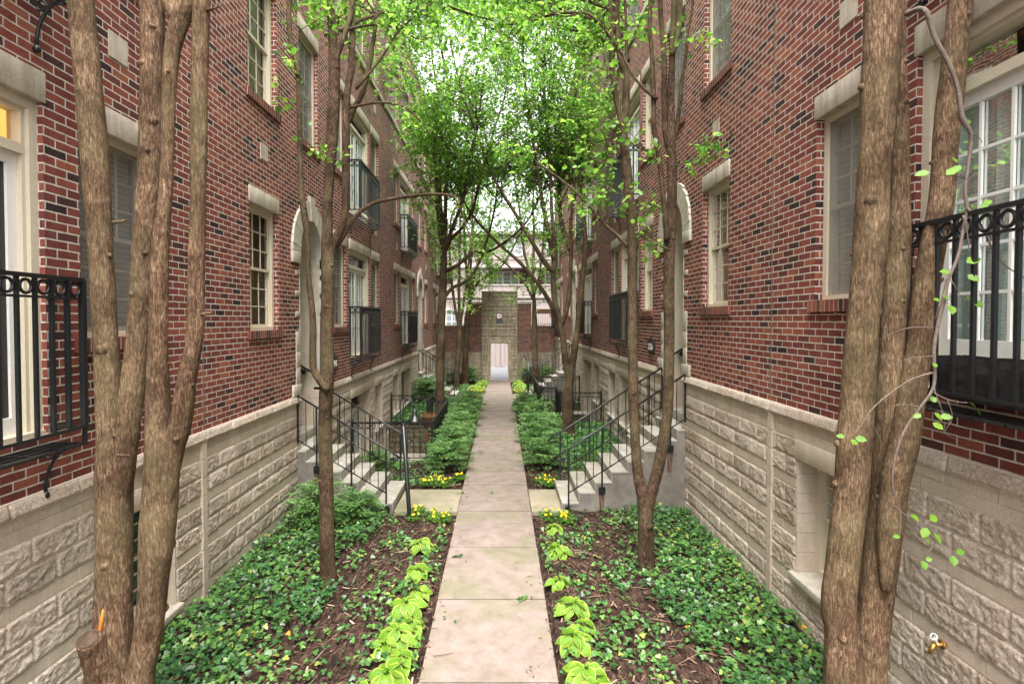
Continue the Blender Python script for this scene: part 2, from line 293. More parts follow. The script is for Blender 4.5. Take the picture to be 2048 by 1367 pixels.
class MB:
    def __init__(s): s.v = []; s.f = []; s.uv = []
    def quad(s, pts, uv=None):
        i = len(s.v); s.v += [tuple(p) for p in pts]; s.f.append(tuple(range(i, i+len(pts))))
        if uv is None:
            a = Vector(pts[1])-Vector(pts[0]); b = Vector(pts[-1])-Vector(pts[0]); n = a.cross(b)
            ax = max(range(3), key=lambda k: abs(n[k]))
            uv = [{0: (p[1], p[2]), 1: (p[0], p[2]), 2: (p[1], p[0])}[ax] for p in pts]
        s.uv += uv
    def box(s, x0, x1, y0, y1, z0, z1, skip=''):
        if x0 > x1: x0, x1 = x1, x0
        if y0 > y1: y0, y1 = y1, y0
        if z0 > z1: z0, z1 = z1, z0
        c = [(x0, y0, z0), (x1, y0, z0), (x1, y1, z0), (x0, y1, z0), (x0, y0, z1), (x1, y0, z1), (x1, y1, z1), (x0, y1, z1)]
        for k, q in (('b', (3, 2, 1, 0)), ('t', (4, 5, 6, 7)), ('s', (0, 1, 5, 4)), ('e', (1, 2, 6, 5)), ('n', (2, 3, 7, 6)), ('w', (3, 0, 4, 7))):
            if k not in skip: s.quad([c[i] for i in q])
    def tube(s, pts, rad, sides=8, cap=True, wob=0, seed=0):
        P = [Vector(p) for p in pts]; n = len(P)
        if not hasattr(rad, '__len__'): rad = [rad]*n
        up = Vector((.3, .9, .1)); prev = None; rings = []
        for i, p in enumerate(P):
            t = (P[min(i+1, n-1)]-P[max(i-1, 0)]).normalized()
            if prev is None:
                a = t.cross(up); a = a.normalized() if a.length > .01 else t.orthogonal().normalized()
            else:
                a = prev-t*prev.dot(t); a = a.normalized() if a.length > 1e-5 else t.orthogonal().normalized()
            prev = a; b = t.cross(a); base = len(s.v)
            for k in range(sides):
                an = 2*math.pi*k/sides; d = a*math.cos(an)+b*math.sin(an); r = rad[i]
                if wob: r *= 1+wob*(noise.noise((d*1.6)+p*1.9+Vector((seed, 0, 0)))*1.1+.6*noise.noise(Vector((d.x*4, d.y*4, p.z*.9+seed)))+.25*noise.noise(d*7+p*9))
                s.v.append(tuple(p+d*r))
            rings.append(base)
        for i in range(n-1):
            for k in range(sides):
                q = (rings[i]+k, rings[i]+(k+1) % sides, rings[i+1]+(k+1) % sides, rings[i+1]+k)
                s.f.append(q); s.uv += [(k/sides, i), ((k+1)/sides, i), ((k+1)/sides, i+1), (k/sides, i+1)]
        if cap:
            for base, rev in ((rings[0], True), (rings[-1], False)):
                ids = list(range(base, base+sides)); ids = ids[::-1] if rev else ids
                s.f.append(tuple(ids)); s.uv += [(0, 0)]*sides
    def lathe(s, c, prof, sides=16):
        c = Vector(c); rings = []
        for r, z in prof:
            rings.append(len(s.v))
            for k in range(sides):
                an = 2*math.pi*k/sides; s.v.append((c.x+r*math.cos(an), c.y+r*math.sin(an), c.z+z))
        for i in range(len(prof)-1):
            for k in range(sides):
                s.f.append((rings[i]+k, rings[i]+(k+1) % sides, rings[i+1]+(k+1) % sides, rings[i+1]+k)); s.uv += [(0, 0)]*4
    def build(s, name, m, parent=None, smooth=False, fix=True, origin=None, bevel=0, **kw):
        if not s.v: return None
        off = Vector((0, 0, 0))
        if parent is not None and kw.pop('world', True): off = WORLD_OFF.get(parent.name, Vector((0, 0, 0)))
        if origin is not None: off = Vector(origin)
        V = np.array(s.v, dtype=np.float32)-np.array(off, dtype=np.float32)
        loops = [i for f in s.f for i in f]; counts = [len(f) for f in s.f]
        o = np_mesh(name, V, loops, counts, m, parent, uv=s.uv, smooth=smooth)
        if origin is not None and parent is None: o.location = origin
        if fix or bevel:
            bm = bmesh.new(); bm.from_mesh(o.data)
            if bevel:
                bmesh.ops.remove_doubles(bm, verts=bm.verts, dist=1e-5)
                bmesh.ops.bevel(bm, geom=[e for e in bm.edges if len(e.link_faces) == 2 and e.calc_face_angle(0) > .6], offset=bevel, segments=2, affect='EDGES', profile=.5)
            if fix: bmesh.ops.recalc_face_normals(bm, faces=bm.faces)
            bm.to_mesh(o.data); bm.free()
        return tag(o, **{k: v for k, v in kw.items() if k in ('label', 'cat', 'group', 'kind')})
WORLD_OFF = {}
def thing(name, loc, **kw):
    o = empty(name, loc, **kw); WORLD_OFF[o.name] = Vector(loc); return o
def spline(pts, rad, step=.06):
    P = [Vector(p) for p in pts]; out = []; ro = []
    for i in range(len(P)-1):
        p0 = P[max(i-1, 0)]; p1 = P[i]; p2 = P[i+1]; p3 = P[min(i+2, len(P)-1)]
        k = max(2, int((p2-p1).length/step))
        for j in range(k):
            t = j/k; out.append(.5*((2*p1)+(p2-p0)*t+(2*p0-5*p1+4*p2-p3)*t*t+(3*p1-p0-3*p2+p3)*t**3)); ro.append(rad[i]*(1-t)+rad[i+1]*t)
    out.append(P[-1]); ro.append(rad[-1]); return out, ro
# ------------------------------------------------------------ ground, beds, path
YEND = 30.0; YNEAR = -3.0
XL, XR = -3.31, 3.00; ZO = .33
PX0, PX1 = -.70, .485          # path edges
def gz(y): return 0.0 if y < 22 else -.3*min(1, (y-22)/7.0)
PIT_L = [(-3.31, -1.56, 11.86, 14.9), (-3.31, -2.08, 14.9, 15.95)]
PIT_R = [(1.80, 3.0, 16.0, 17.2), (1.30, 3.0, 17.2, 20.3)]
def in_rects(x, y, rects): return any(a <= x <= b and c <= y <= d for a, b, c, d in rects)
PADS = [(-1.74, PX0-.012, 8.72, 9.86), (PX1+.012, 1.03, 8.72, 9.86), (-1.74, PX0-.012, 21.55, 22.75), (PX1+.012, 1.03, 21.55, 22.75)]
def bed(name, xa, xb, pits):
    xs = sorted(set(list(np.linspace(xa, xb, 30))+[v for r in pits for v in r[:2]]))
    ys = sorted(set(list(np.arange(YNEAR, 3.5, .5))+list(np.arange(3.5, 11, .09))+list(np.arange(11, YEND+.3, .3))+[v for r in pits for v in r[2:]]))
    V = []; idx = {}; loops = []; cnt = []
    for j, y in enumerate(ys):
        for i, x in enumerate(xs):
            e = min(abs(x-PX0), abs(x-PX1)); k = min(1, e/.15)
            if any(a-.12 < x < b_+.12 and c-.12 < y < d+.12 for a, b_, c, d in PADS): k = 0
            V.append((x, y, gz(y)+(-.03 if k == 0 else .012)+k*.045*(noise.fractal(Vector((x*2.2, y*2.2, 3)), 1, 2, 4)+.25)+k*.02))
    nx = len(xs)
    for j in range(len(ys)-1):
        for i in range(nx-1):
            if in_rects((xs[i]+xs[i+1])/2, (ys[j]+ys[j+1])/2, pits): continue
            loops += [j*nx+i, j*nx+i+1, (j+1)*nx+i+1, (j+1)*nx+i]; cnt.append(4)
    return tag(np_mesh(name, V, loops, cnt, M['mulch'], smooth=True), kind='structure')
bed('planting_bed', XL, PX0, PIT_L); bed('planting_bed', PX1, XR, PIT_R)
g = MB()
for a, b, c, d in ((-400, XL-6.5, -400, 400), (XR+6.5, 400, -400, 400), (XL-6.5, XR+6.5, -400, YNEAR), (XL-6.5, XR+6.5, YEND+.7, 400)):
    g.quad([(a, c, -.32), (b, c, -.32), (b, d, -.32), (a, d, -.32)])
g.build('ground', M['pale_pave'], kind='structure')
# path slabs
p = MB(); joints = [-3, -1.6, -.1, 1.5, 3.05, 4.55, 5.93, 7.30, 8.70, 10.1, 11.0, 12.45, 13.9, 15.35, 16.8, 18.25, 19.7, 21.1, 22.7, 24.3, 25.9, 27.5, 29.0, 29.75]
for a, b in zip(joints, joints[1:]):
    lift = random.uniform(0, .006); za, zb = gz(a)+.045+lift, gz(b)+.045+lift
    x0 = PX0+random.uniform(-.004, .004); x1 = PX1+random.uniform(-.004, .004); g_ = .011
    c = [(x0, a+g_, za), (x1, a+g_, za), (x1, b-g_, zb), (x0, b-g_, zb)]; dn = [(q[0], q[1], q[2]-.12) for q in c]
    p.quad(c)
    for i in range(4): p.quad([c[i], dn[i], dn[(i+1) % 4], c[(i+1) % 4]])
p.build('path', M['path'], kind='structure')
pb = MB(); pb.box(PX0+.01, PX1-.01, YNEAR, 22, -.05, .018); pb.quad([(PX0+.01, 22, .018), (PX1-.01, 22, .018), (PX1-.01, 29, -.28), (PX0+.01, 29, -.28)])
pb.build('path_subbase', M['mulch'], kind='structure')
for (a, b, c, d) in PADS:
    q = MB(); z = gz((c+d)/2); q.box(a, b, c, d, z-.1, z+.04); q.build('entry_path', M['pad'], kind='structure', bevel=.006)

# ------------------------------------------------------------ generic split-face block
def rock_block(acc, fn, u0, u1, z0, z1, res, depth=.028, seed=0):
    """fn(u, n, z) -> world; writes into acc = [V, loops, counts]"""
    V, L, C = acc[:3]; nu = max(2, int((u1-u0)/res)); nz = max(2, int((z1-z0)/res)); base = len(V)
    for j in range(nz+1):
        for i in range(nu+1):
            u = u0+(u1-u0)*i/nu; z = z0+(z1-z0)*j/nz
            e = min(i, nu-i, 2)/2 if nu > 8 else min(i, nu-i, 1); e2 = min(j, nz-j, 2)/2 if nz > 7 else min(j, nz-j, 1)
            k = min(e, e2); nn = noise.fractal(Vector((u*15+seed, z*27, seed*.7)), .42, 2.3, 5)+.55*abs(noise.noise(Vector((u*48, z*66, seed))))
            n = -.004+(0 if k == 0 else (.016+.12*depth+depth*.30*nn*(.6+.4*k)))
            V.append(tuple(fn(u, n, z)))
    vv = random.random()
    for j in range(nz):
        for i in range(nu):
            a = base+j*(nu+1)+i; L += [a, a+1, a+nu+2, a+nu+1]; C.append(4)
    if len(acc) > 3: acc[3].extend([vv]*(nu*nz))

# ------------------------------------------------------------ row houses
CEN = 15.82
def mir(a, b): return (2*CEN-b, 2*CEN-a)
WIN1 = [(4.28, 5.20), (7.17, 8.09), (10.76, 11.64), (13.89, 14.80)]; WIN1 += [mir(*w) for w in WIN1]
DOORS = [(2.10, 3.95), (11.86, 13.70)]; DOORS += [mir(*d) for d in DOORS]
ARCH = [9.44, 2*CEN-9.44]
ARW, SPR, APX = .53, 4.24, .60
WINX = [(-1.0, -.1)]
def facade(s, xw, zo, name, label, cat):
    root = thing(name, (xw, CEN, 0), label=label, cat=cat)
    fn = lambda u, n, z: (xw+s*n, u, z+zo)
    def bx(mb, n0, n1, u0, u1, z0, z1, skip=''): mb.box(xw+s*n0, xw+s*n1, u0, u1, z0+zo, z1+zo, skip)
    U0, U1, ZT = -3.0, 30.6, 12.6
    op = []                                           # brick-zone openings u0,u1,z0,z1,depth
    for f, dz in enumerate((0, 3.18, 6.36)):
        for (a, b) in WIN1+WINX: op.append((a, b, 2.99+dz, 4.70+dz, .12))
        for (a, b) in DOORS:
            if f < 2: op.append((a, b, 2.30+dz, 4.70+dz, .12))
            else: op.append((a+.2, b-.2, 2.99+dz, 4.70+dz, .12))
    for c in ARCH:
        op.append((c-ARW, c+ARW, 1.90, SPR, 0)); op.append((c-.95, c+.95, SPR, 5.28, 0))
        op.append((c-.47, c+.47, 6.15, 7.93, .12)); op.append((c-.47, c+.47, 9.36, 11.06, .12))
    us = sorted({U0, U1}|{o[0] for o in op}|{o[1] for o in op}); zs = sorted({1.90, ZT}|{o[2] for o in op}|{o[3] for o in op})
    w = MB()
    for z0, z1 in zip(zs, zs[1:]):
        run = None
        for u0, u1 in zip(us, us[1:]):
            hole = any(o[0] <= (u0+u1)/2 <= o[1] and o[2] <= (z0+z1)/2 <= o[3] for o in op)
            if not hole: run = (run[0], u1) if run else (u0, u1)
            if (hole or u1 == us[-1]) and run:
                w.quad([fn(run[0], 0, z0), fn(run[1], 0, z0), fn(run[1], 0, z1), fn(run[0], 0, z1)]); run = None
    for (a, b, z0, z1, d) in op:
        if d == 0: continue
        for u in (a, b): w.quad([fn(u, 0, z0), fn(u, -d, z0), fn(u, -d, z1), fn(u, 0, z1)])
        w.quad([fn(a, 0, z1), fn(b, 0, z1), fn(b, -d, z1), fn(a, -d, z1)]); w.quad([fn(a, 0, z0), fn(b, 0, z0), fn(b, -d, z0), fn(a, -d, z0)])
    for c in ARCH:                                     # brick field round each arch
        a, b = .86, APX+.30; zt = 5.28-SPR; K = 40
        prev = None
        angs = sorted([math.pi*i/K for i in range(K+1)]+[math.atan2(zt, .95), math.pi-math.atan2(zt, .95)])
        for t in angs:
            ct, st_ = math.cos(t), math.sin(t); r = min(.95/abs(ct) if abs(ct) > 1e-6 else 9, zt/st_ if st_ > 1e-6 else 9)
            re = 1/math.sqrt((ct/a)**2+(st_/b)**2)
            cur = (fn(c+re*ct, 0, SPR+re*st_), fn(c+r*ct, 0, SPR+r*st_))
            if prev: w.quad([prev[0], prev[1], cur[1], cur[0]])
            prev = cur
    # end walls, back, roof
    B = -7.0
    w.quad([fn(U0, 0, -1.5), fn(U0, B, -1.5), fn(U0, B, ZT), fn(U0, 0, ZT)]); w.quad([fn(U1, 0, -1.5), fn(U1, B, -1.5), fn(U1, B, ZT), fn(U1, 0, ZT)])
    w.quad([fn(U0, B, -1.5), fn(U1, B, -1.5), fn(U1, B, ZT), fn(U0, B, ZT)])
    w.build('brick_wall', M['brick'], root, fix=False)
    r = MB(); bx(r, -.3, B, U0, U1, 12.2, 12.3); r.build('roof', M['dark'], root)
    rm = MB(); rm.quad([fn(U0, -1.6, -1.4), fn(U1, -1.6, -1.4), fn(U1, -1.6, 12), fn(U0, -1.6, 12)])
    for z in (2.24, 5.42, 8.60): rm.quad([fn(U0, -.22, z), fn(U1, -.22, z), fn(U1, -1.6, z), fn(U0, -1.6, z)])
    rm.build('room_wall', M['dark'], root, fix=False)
    # cornice, coping, string course, joints
    t = MB(); bx(t, -.3, .06, U0, U1, 12.6, 12.72); bx(t, .002, .07, U0, U1, 11.55, 11.72); bx(t, .002, .05, U0, U1, 9.16, 9.28)
    t.build('stone_coping', M['lime'], root)
    for u in (6.02, 2*CEN-6.02):
        j = MB(); bx(j, -.002, .003, u-.008, u+.008, 1.9, 12.5); j.build('control_joint', M['seal'], root)
    # lintels and accent stones
    for (a, b, z0, z1, d) in op:
        if d == 0: continue
        l = MB(); bx(l, -.11 if d < .15 else -.19, .014, a-.02, b+.02, z1-.003, z1+.213); l.build('lintel', M['lime'], root, bevel=.004)
    for dz in (0, 3.18):
        for (a, b) in WIN1:
            c = (a+b)/2
            if not any(abs(c-k) < .1 for k in (11.2, 2*CEN-11.2)):
                l = MB(); bx(l, -.02, .010, c-.115, c+.115, 5.36+dz, 5.58+dz); l.build('accent_stone', M['lime'], root)
    # ------------- windows
    def window(a, b, z0, z1, d, style, mats='cream', cols=3, rows=3, sill=True):
        fr = MB(); F_ = .055; n1 = -d+.045; n0 = -d-.06
        for q in ((a, a+F_, z0, z1), (b-F_, b, z0, z1), (a+F_, b-F_, z1-F_, z1), (a+F_, b-F_, z0, z0+F_*.8)): bx(fr, n0, n1, *q)
        win = fr.build('window', M[mats], root)
        WORLD_OFF[win.name] = WORLD_OFF[root.name]
        zm = (z0+z1)/2; ia, ib = a+F_, b-F_
        for k, (c0, c1, nn) in enumerate(((zm-.02, z1-F_, -d), (z0+F_*.8, zm+.02, -d-.03))):
            sh = MB(); W = .038
            for q in ((ia, ia+W, c0, c1), (ib-W, ib, c0, c1), (ia+W, ib-W, c1-W, c1), (ia+W, ib-W, c0, c0+W)): bx(sh, nn-.02, nn+.012, *q)
            for i in range(1, cols):
                u = ia+W+(ib-ia-2*W)*i/cols; bx(sh, nn-.006, nn+.006, u-.008, u+.008, c0+W, c1-W)
            for i in range(1, rows):
                z = c0+W+(c1-c0-2*W)*i/rows; bx(sh, nn-.004, nn+.004, ia+W, ib-W, z-.008, z+.008)
            sh.build('sash', M[mats], win)
            gl = MB(); gl.quad([fn(ia, nn-.012, c0), fn(ib, nn-.012, c0), fn(ib, nn-.012, c1), fn(ia, nn-.012, c1)]); gl.build('pane', M['glass'], win, fix=False)
        if 'S' in style:
            sc = MB(); bx(sc, -d+.018, -d+.022, ia, ib, z0+F_*.8 if 'H' not in style else z0, z1-F_ if 'H' not in style else zm); sc.build('insect_screen', M['screen'], win)
        if 'B' in style:
            bl = MB(); q0 = fn(ia, -d-.08, z0); bl.quad([fn(ia, -d-.08, z0), fn(ib, -d-.08, z0), fn(ib, -d-.08, z1), fn(ia, -d-.08, z1)]); bl.build('blind', M['blinds'], win, fix=False)
        if 'G' in style:
            bl = MB(); bl.quad([fn(ia, -d-.08, z0), fn(ib, -d-.08, z0), fn(ib, -d-.08, z1), fn(ia, -d-.08, z1)]); bl.build('blind', M['green_blinds'], win, fix=False)
        if 'T' in style:
            ts = MB(); ts.quad([fn(ia-.1, -d-.22, z0), fn(ib+.5, -d-.22, z0), fn(ib+.5, -d-.22, z1), fn(ia-.1, -d-.22, z1)]); ts.build('room_shade', M['tan_shade'], win, fix=False)
        if 'W' in style:
            bl = MB(); bl.quad([fn(ia, -d-.5, z0-.2), fn(ib+.8, -d-.5, z0-.2), fn(ib+.8, -d-.5, z0+.6), fn(ia, -d-.5, z0+.6)]); bl.build('lamplit_wall', M['warm'], win, fix=False)
        if sill:
            sl = MB(); bx(sl, -d+.05, .035, a-.07, b+.07, z0-.112, z0-.003); sl.build('brick_sill', M['sill'], root)
        return win
    def french(a, b, z0, d, screen, zt):
        n = -d; fr = MB()
        for k, (wd, dn) in enumerate(((.07, .05), (.10, .02))):
            bx(fr, n-.05, n+dn+.03, a+(0 if k == 0 else .07), a+wd, z0, zt); bx(fr, n-.05, n+dn+.03, b-wd, b-(0 if k == 0 else .07), z0, zt)
            bx(fr, n-.05, n+dn+.03, a+wd, b-wd, zt-wd+(0 if k == 0 else 0), zt-(0 if k == 0 else .07))
        bx(fr, n-.08, n+.06, a+.10, b-.10, zt-.40, zt-.33); bx(fr, n-.1, n+.10, a, b, z0-.05, z0+.03)
        door = fr.build('french_door', M['cream'], root); WORLD_OFF[door.name] = WORLD_OFF[root.name]
        g0 = MB(); g0.quad([fn(a+.10, n-.02, zt-.33), fn(b-.10, n-.02, zt-.33), fn(b-.10, n-.02, zt-.10), fn(a+.10, n-.02, zt-.10)]); g0.build('transom_pane', M['glass'], door, fix=False)
        ia, ib = a+.10, b-.10; zh = zt-.40; mid = (ia+ib)/2
        for (u0, u1) in ((ia, mid-.004), (mid+.004, ib)):
            lf = MB(); S = .075; lo = z0+.03
            for q in ((u0, u0+S, lo, zh), (u1-S, u1, lo, zh), (u0+S, u1-S, zh-.08, zh), (u0+S, u1-S, lo, lo+(.34 if not screen else .12))): bx(lf, n-.03, n+.012, *q)
            if not screen:
                zz0 = lo+.34; zz1 = zh-.08
                for i in (1, 2):
                    u = u0+S+(u1-u0-2*S)*i/3; bx(lf, n-.008, n+.008, u-.010, u+.010, zz0, zz1)
                for i in range(1, 5):
                    z = zz0+(zz1-zz0)*i/5; bx(lf, n-.006, n+.006, u0+S, u1-S, z-.010, z+.010)
            lf.build('door_leaf', M['white'], door)
        gl = MB(); gl.quad([fn(ia, n-.012, z0+.05), fn(ib, n-.012, z0+.05), fn(ib, n-.012, zh), fn(ia, n-.012, zh)]); gl.build('pane', M['glass'], door, fix=False)
        if screen:
            sc = MB(); bx(sc, n-.010, n-.008, ia+.07, ib-.07, z0+.1, zh-.06); sc.build('insect_screen', M['door_screen'], door)
            wm = MB(); wm.quad([fn(ia, n-.45, zh-.2), fn(ib+1.3, n-.45, zh-.2), fn(ib+1.3, n-.45, zt+.35), fn(ia, n-.45, zt+.35)]); wm.build('lamplit_wall', M['warm'], door, fix=False)
        if screen: return
        cu = MB(); K = 60
        for i in range(K):
            u0 = ia+(ib-ia)*i/K; u1 = ia+(ib-ia)*(i+1)/K; f0 = .02*math.sin(i*1.1)+.010*math.sin(i*2.3); f1 = .02*math.sin((i+1)*1.1)+.010*math.sin((i+1)*2.3)
            cu.quad([fn(u0, n-.075+f0, z0+.04), fn(u1, n-.075+f1, z0+.04), fn(u1, n-.075+f1, zh), fn(u0, n-.075+f0, zh)])
        cu.build('curtain', M['curtain'], door, fix=False, smooth=True)
    # ------------- balconies
    def balcony(a, b, z0, mesh):
        n = .25; u0, u1 = a-.02, b+.02; zt = z0+1.12; zr = zt-.135; zb = z0+.05
        br = .013
        tr = MB(); bx(tr, n-.02, n+.02, u0, u1, zt-.012, zt+.016)
        for u in (u0, u1): bx(tr, 0, n-.02, u-.018, u+.018, zt-.012, zt+.016)
        bal = tr.build('balcony', M['iron'], root); WORLD_OFF[bal.name] = WORLD_OFF[root.name]
        rr = MB(); bx(rr, n-.014, n+.014, u0, u1, zr-.008, zr+.008); bx(rr, n-.014, n+.014, u0, u1, zb-.01, zb+.01)
        for u in (u0, u1): bx(rr, 0, n-.014, u-.014, u+.014, zr-.008, zr+.008); bx(rr, 0, n-.014, u-.012, u+.012, zb-.01, zb+.01)
        rr.build('lower_rails', M['iron'], bal)
        pk = MB(); K = int(round((u1-u0)/.135)); st = (u1-u0)/K
        for i in range(K+1):
            u = u0+i*st; e = .011 if 0 < i < K else .018; bx(pk, n-e, n+e, u-e, u+e, zb, zt)
        for u in (u0, u1):
            for nn in (.02, .13): bx(pk, nn-.011, nn+.011, u-.011, u+.011, zb, zt)
        pk.build('pickets', M['iron'], bal)
        rg = MB(); rc = (zt+zr)/2-.002
        for i in range(K):
            c = u0+(i+.5)*st; pts = [fn(c+.044*math.cos(t), n, rc+.044*math.sin(t)) for t in np.linspace(0, 2*math.pi, 17)]; rg.tube(pts, .011, 6, False)
        for u in (u0, u1):
            for nn in (.075, .19):
                pts = [fn(u, nn+.044*math.cos(t), rc+.044*math.sin(t)) for t in np.linspace(0, 2*math.pi, 13)]; rg.tube(pts, .011, 5, False)
        rg.build('ring_band', M['iron'], bal, fix=False)
        gt = MB(); zg = z0-.07
        for nn in (.03, .10, .17, .24, .27): bx(gt, nn-.006, nn+.006, u0, u1, zg-.008, zg+.008)
        for i in range(2*K//3+1):
            u = u0+(u1-u0)*i/(2*K//3); bx(gt, .024, .276, u-.006, u+.006, zg-.010, zg+.006)
        for nn, uu in ((.25, u0), (.25, u1)): bx(gt, nn-.012, nn+.012, uu-.012, uu+.012, zg, zb)
        gt.build('shelf_grate', M['iron'], bal)
        for u in (u0+.08, u1-.08):
            bk = MB(); pts = [fn(u, .02+.23*(1-math.cos(t)), zg-.34+.33*math.sin(t)) for t in np.linspace(0, math.pi/2, 9)]; bk.tube(pts, .012, 6)
            pts = [fn(u, .06+.035*math.cos(t), zg-.06+.035*math.sin(t)) for t in np.linspace(0, 2*math.pi, 12)]; bk.tube(pts, .008, 5, False)
            bk.lathe(fn(u, .022, zg-.36), [(.002, -.03), (.022, -.02), (.026, 0), (.018, .02), (.002, .03)], 8)
            bk.build('bracket', M['iron'], bal, fix=False)
        if mesh:
            ms = MB(); bx(ms, n-.019, n-.016, u0+.02, u1-.02, zb, zt-.02); ms.build('privacy_mesh', M['fabric'], bal)
    styles = {4.28: 'SB', 7.17: '' if s > 0 else '', 10.76: 'S', 13.89: 'S'}
    for f, dz in enumerate((0, 3.18, 6.36)):
        for i, (a, b) in enumerate(WIN1+WINX):
            stl = ['SB', '', 'S', 'S', 'SB', '', 'S', 'S', ''][i]
            if s > 0 and i == 0 and f == 0: stl = 'SBW'
            if s < 0 and i == 2: stl = 'B'
            if f == 0 and i in (1, 5): stl = 'T'
            if f == 1 and i == 1: stl = 'B' if s > 0 else 'S'
            window(a, b, 2.99+dz, 4.70+dz, .12, stl)
        for i, (a, b) in enumerate(DOORS):
            if f < 2: french(a, b, 2.30+dz, .12, s > 0 and i == 0 and f == 0, 4.70+dz); balcony(a, b, 2.30+dz, i in (3,) or (i == 2))
            else: window(a+.2, b-.2, 2.99+dz, 4.70+dz, .12, 'S', cols=5)
        if f:
            for c in ARCH: window(c-.47, c+.47, 6.15 if f == 1 else 9.36, 7.93 if f == 1 else 11.06, .12, 'S')
    # ------------- arches
    for c in ARCH:
        K = 28; arc = [(c+ARW*math.cos(math.pi*i/K), SPR+APX*math.sin(math.pi*i/K)) for i in range(K+1)]
        prof = [(c+ARW, .4)]+arc+[(c-ARW, .4)]
        v = MB(); D = -2.4
        for (ua, za), (ub, zb) in zip(prof, prof[1:]): v.quad([fn(ua, -.14, za), fn(ub, -.14, zb), fn(ub, D, zb), fn(ua, D, za)])
        vest = v.build('entry_recess', M['stucco'], root, fix=False); WORLD_OFF[vest.name] = WORLD_OFF[root.name]
        ds = MB(); bx(ds, D-.05, D, c-ARW-.02, c+ARW+.02, .4, 5.0); ds.build('entry_back_wall', M['stucco'], vest)
        dd = MB(); bx(dd, D, D+.05, c-.42, c+.42, 2.06, 4.15); dd.build('entry_door', M['iron'], vest, bevel=.01)
        lw = MB()
        for sg in (-1, 1):
            zz = .3
            while zz < 1.85:
                z1_ = min(zz+.2, 1.86); bx(lw, -.02, D+.05, c+sg*ARW, c+sg*(ARW-.014), zz+.003, z1_-.003); zz += .2
        lw.build('recess_base', M['smooth'], vest)
        for sg in (-1, 1):
            hr = MB(); hr.tube([fn(c+sg*(ARW-.07), -.12, 2.155), fn(c+sg*(ARW-.07), -.9, 2.66)], .017, 8)
            for k in (.32, .8): hr.tube([fn(c+sg*(ARW-.07), -k, 2.075+.652*k), fn(c+sg*(ARW-.05), -k, 1.99+.652*k), fn(c+sg*(ARW-.016), -k, 1.97+.652*k)], .009, 6); hr.tube([fn(c+sg*(ARW-.012), -k, 1.97+.652*k), fn(c+sg*(ARW-.02), -k, 1.97+.652*k)], .04, 12)
            hr.build('wall_handrail', M['iron'], vest, fix=False)
        # soffit ring + voussoirs
        rg = MB()
        for (ua, za), (ub, zb) in zip(arc, arc[1:]): rg.quad([fn(ua, -.14, za), fn(ub, -.14, zb), fn(ub, .035, zb), fn(ua, .035, za)])
        for sg in (1, -1):
            rg.quad([fn(c+sg*ARW, -.14, 1.9), fn(c+sg*ARW, .012, 1.9), fn(c+sg*ARW, .012, SPR), fn(c+sg*ARW, -.14, SPR)])
        rg.build('arch_soffit', M['quoin'], root, fix=False)
        NV = 24
        for i in range(NV):
            if i in (11, 12): continue
            t0 = math.pi*i/NV; t1 = math.pi*(i+1)/NV; g_ = .004/.7; jit = random.uniform(-.012, .012)
            vb = MB(); ins = []; outs = []
            for t in np.linspace(t0+g_, t1-g_, 4):
                ins.append((c+ARW*math.cos(t), SPR+APX*math.sin(t))); outs.append((c+(.87+jit)*math.cos(t), SPR+(APX+.31+jit)*math.sin(t)))
            n1 = .035+random.uniform(0, .008)
            for k in range(3):
                vb.quad([fn(ins[k][0], n1, ins[k][1]), fn(outs[k][0], n1, outs[k][1]), fn(outs[k+1][0], n1, outs[k+1][1]), fn(ins[k+1][0], n1, ins[k+1][1])])
                vb.quad([fn(outs[k][0], n1, outs[k][1]), fn(outs[k][0], -.01, outs[k][1]), fn(outs[k+1][0], -.01, outs[k+1][1]), fn(outs[k+1][0], n1, outs[k+1][1])])
                vb.quad([fn(ins[k][0], n1, ins[k][1]), fn(ins[k][0], -.01, ins[k][1]), fn(ins[k+1][0], -.01, ins[k+1][1]), fn(ins[k+1][0], n1, ins[k+1][1])])
            for e in (0, 3): vb.quad([fn(ins[e][0], n1, ins[e][1]), fn(outs[e][0], n1, outs[e][1]), fn(outs[e][0], -.01, outs[e][1]), fn(ins[e][0], -.01, ins[e][1])])
            vb.build('arch_stone', M['quoin'], root)
        ks = MB(); zk = SPR+APX-.01
        pr = [(-.075, zk), (.075, zk), (.115, zk+.42), (-.115, zk+.42)]
        ks.quad([fn(c+a, .06, z) for a, z in pr]); 
        for k in range(4): a, z = pr[k]; a2, z2 = pr[(k+1) % 4]; ks.quad([fn(c+a, .06, z), fn(c+a, -.01, z), fn(c+a2, -.01, z2), fn(c+a2, .06, z2)])
        ks.build('keystone', M['quoin'], root)
        for sg in (-1, 1):
            def q(u0, u1, z0, z1, n1=.012):
                b = MB(); bx(b, -.02, n1, c+sg*u0, c+sg*u1, z0, z1); b.build('quoin', M['quoin'], root, bevel=.003)
            q(ARW, .87, 4.055, SPR-.004, .04); q(ARW, .70, 3.86, 3.945); q(ARW, .70, 3.53, 3.615); q(ARW, .70, 3.19, 3.275)
            q(ARW, .70, 2.62, 2.95); q(ARW, .70, 2.36, 2.615); q(ARW, .70, 2.09, 2.355); q(ARW, .87, 1.905, 2.085, .03)
    # ------------- stone base
    bop = [(4.38, 5.46, .25, 1.4), (11.9, 13.7, .25, 1.4), (14.2, 15.05, .25, 1.4), (16.6, 17.45, .25, 1.4), (17.95, 19.75, .25, 1.4), (26.2, 27.25, .25, 1.4)]
    if s > 0: bop[1] = (11.9, 13.7, -.82, 1.4); pit = (11.5, 16.3)
    else: bop[4] = (17.95, 19.75, -1.15, 1.4); pit = (15.7, 20.6)
    for c in ARCH: bop.append((c-ARW, c+ARW, -2, 2.5))
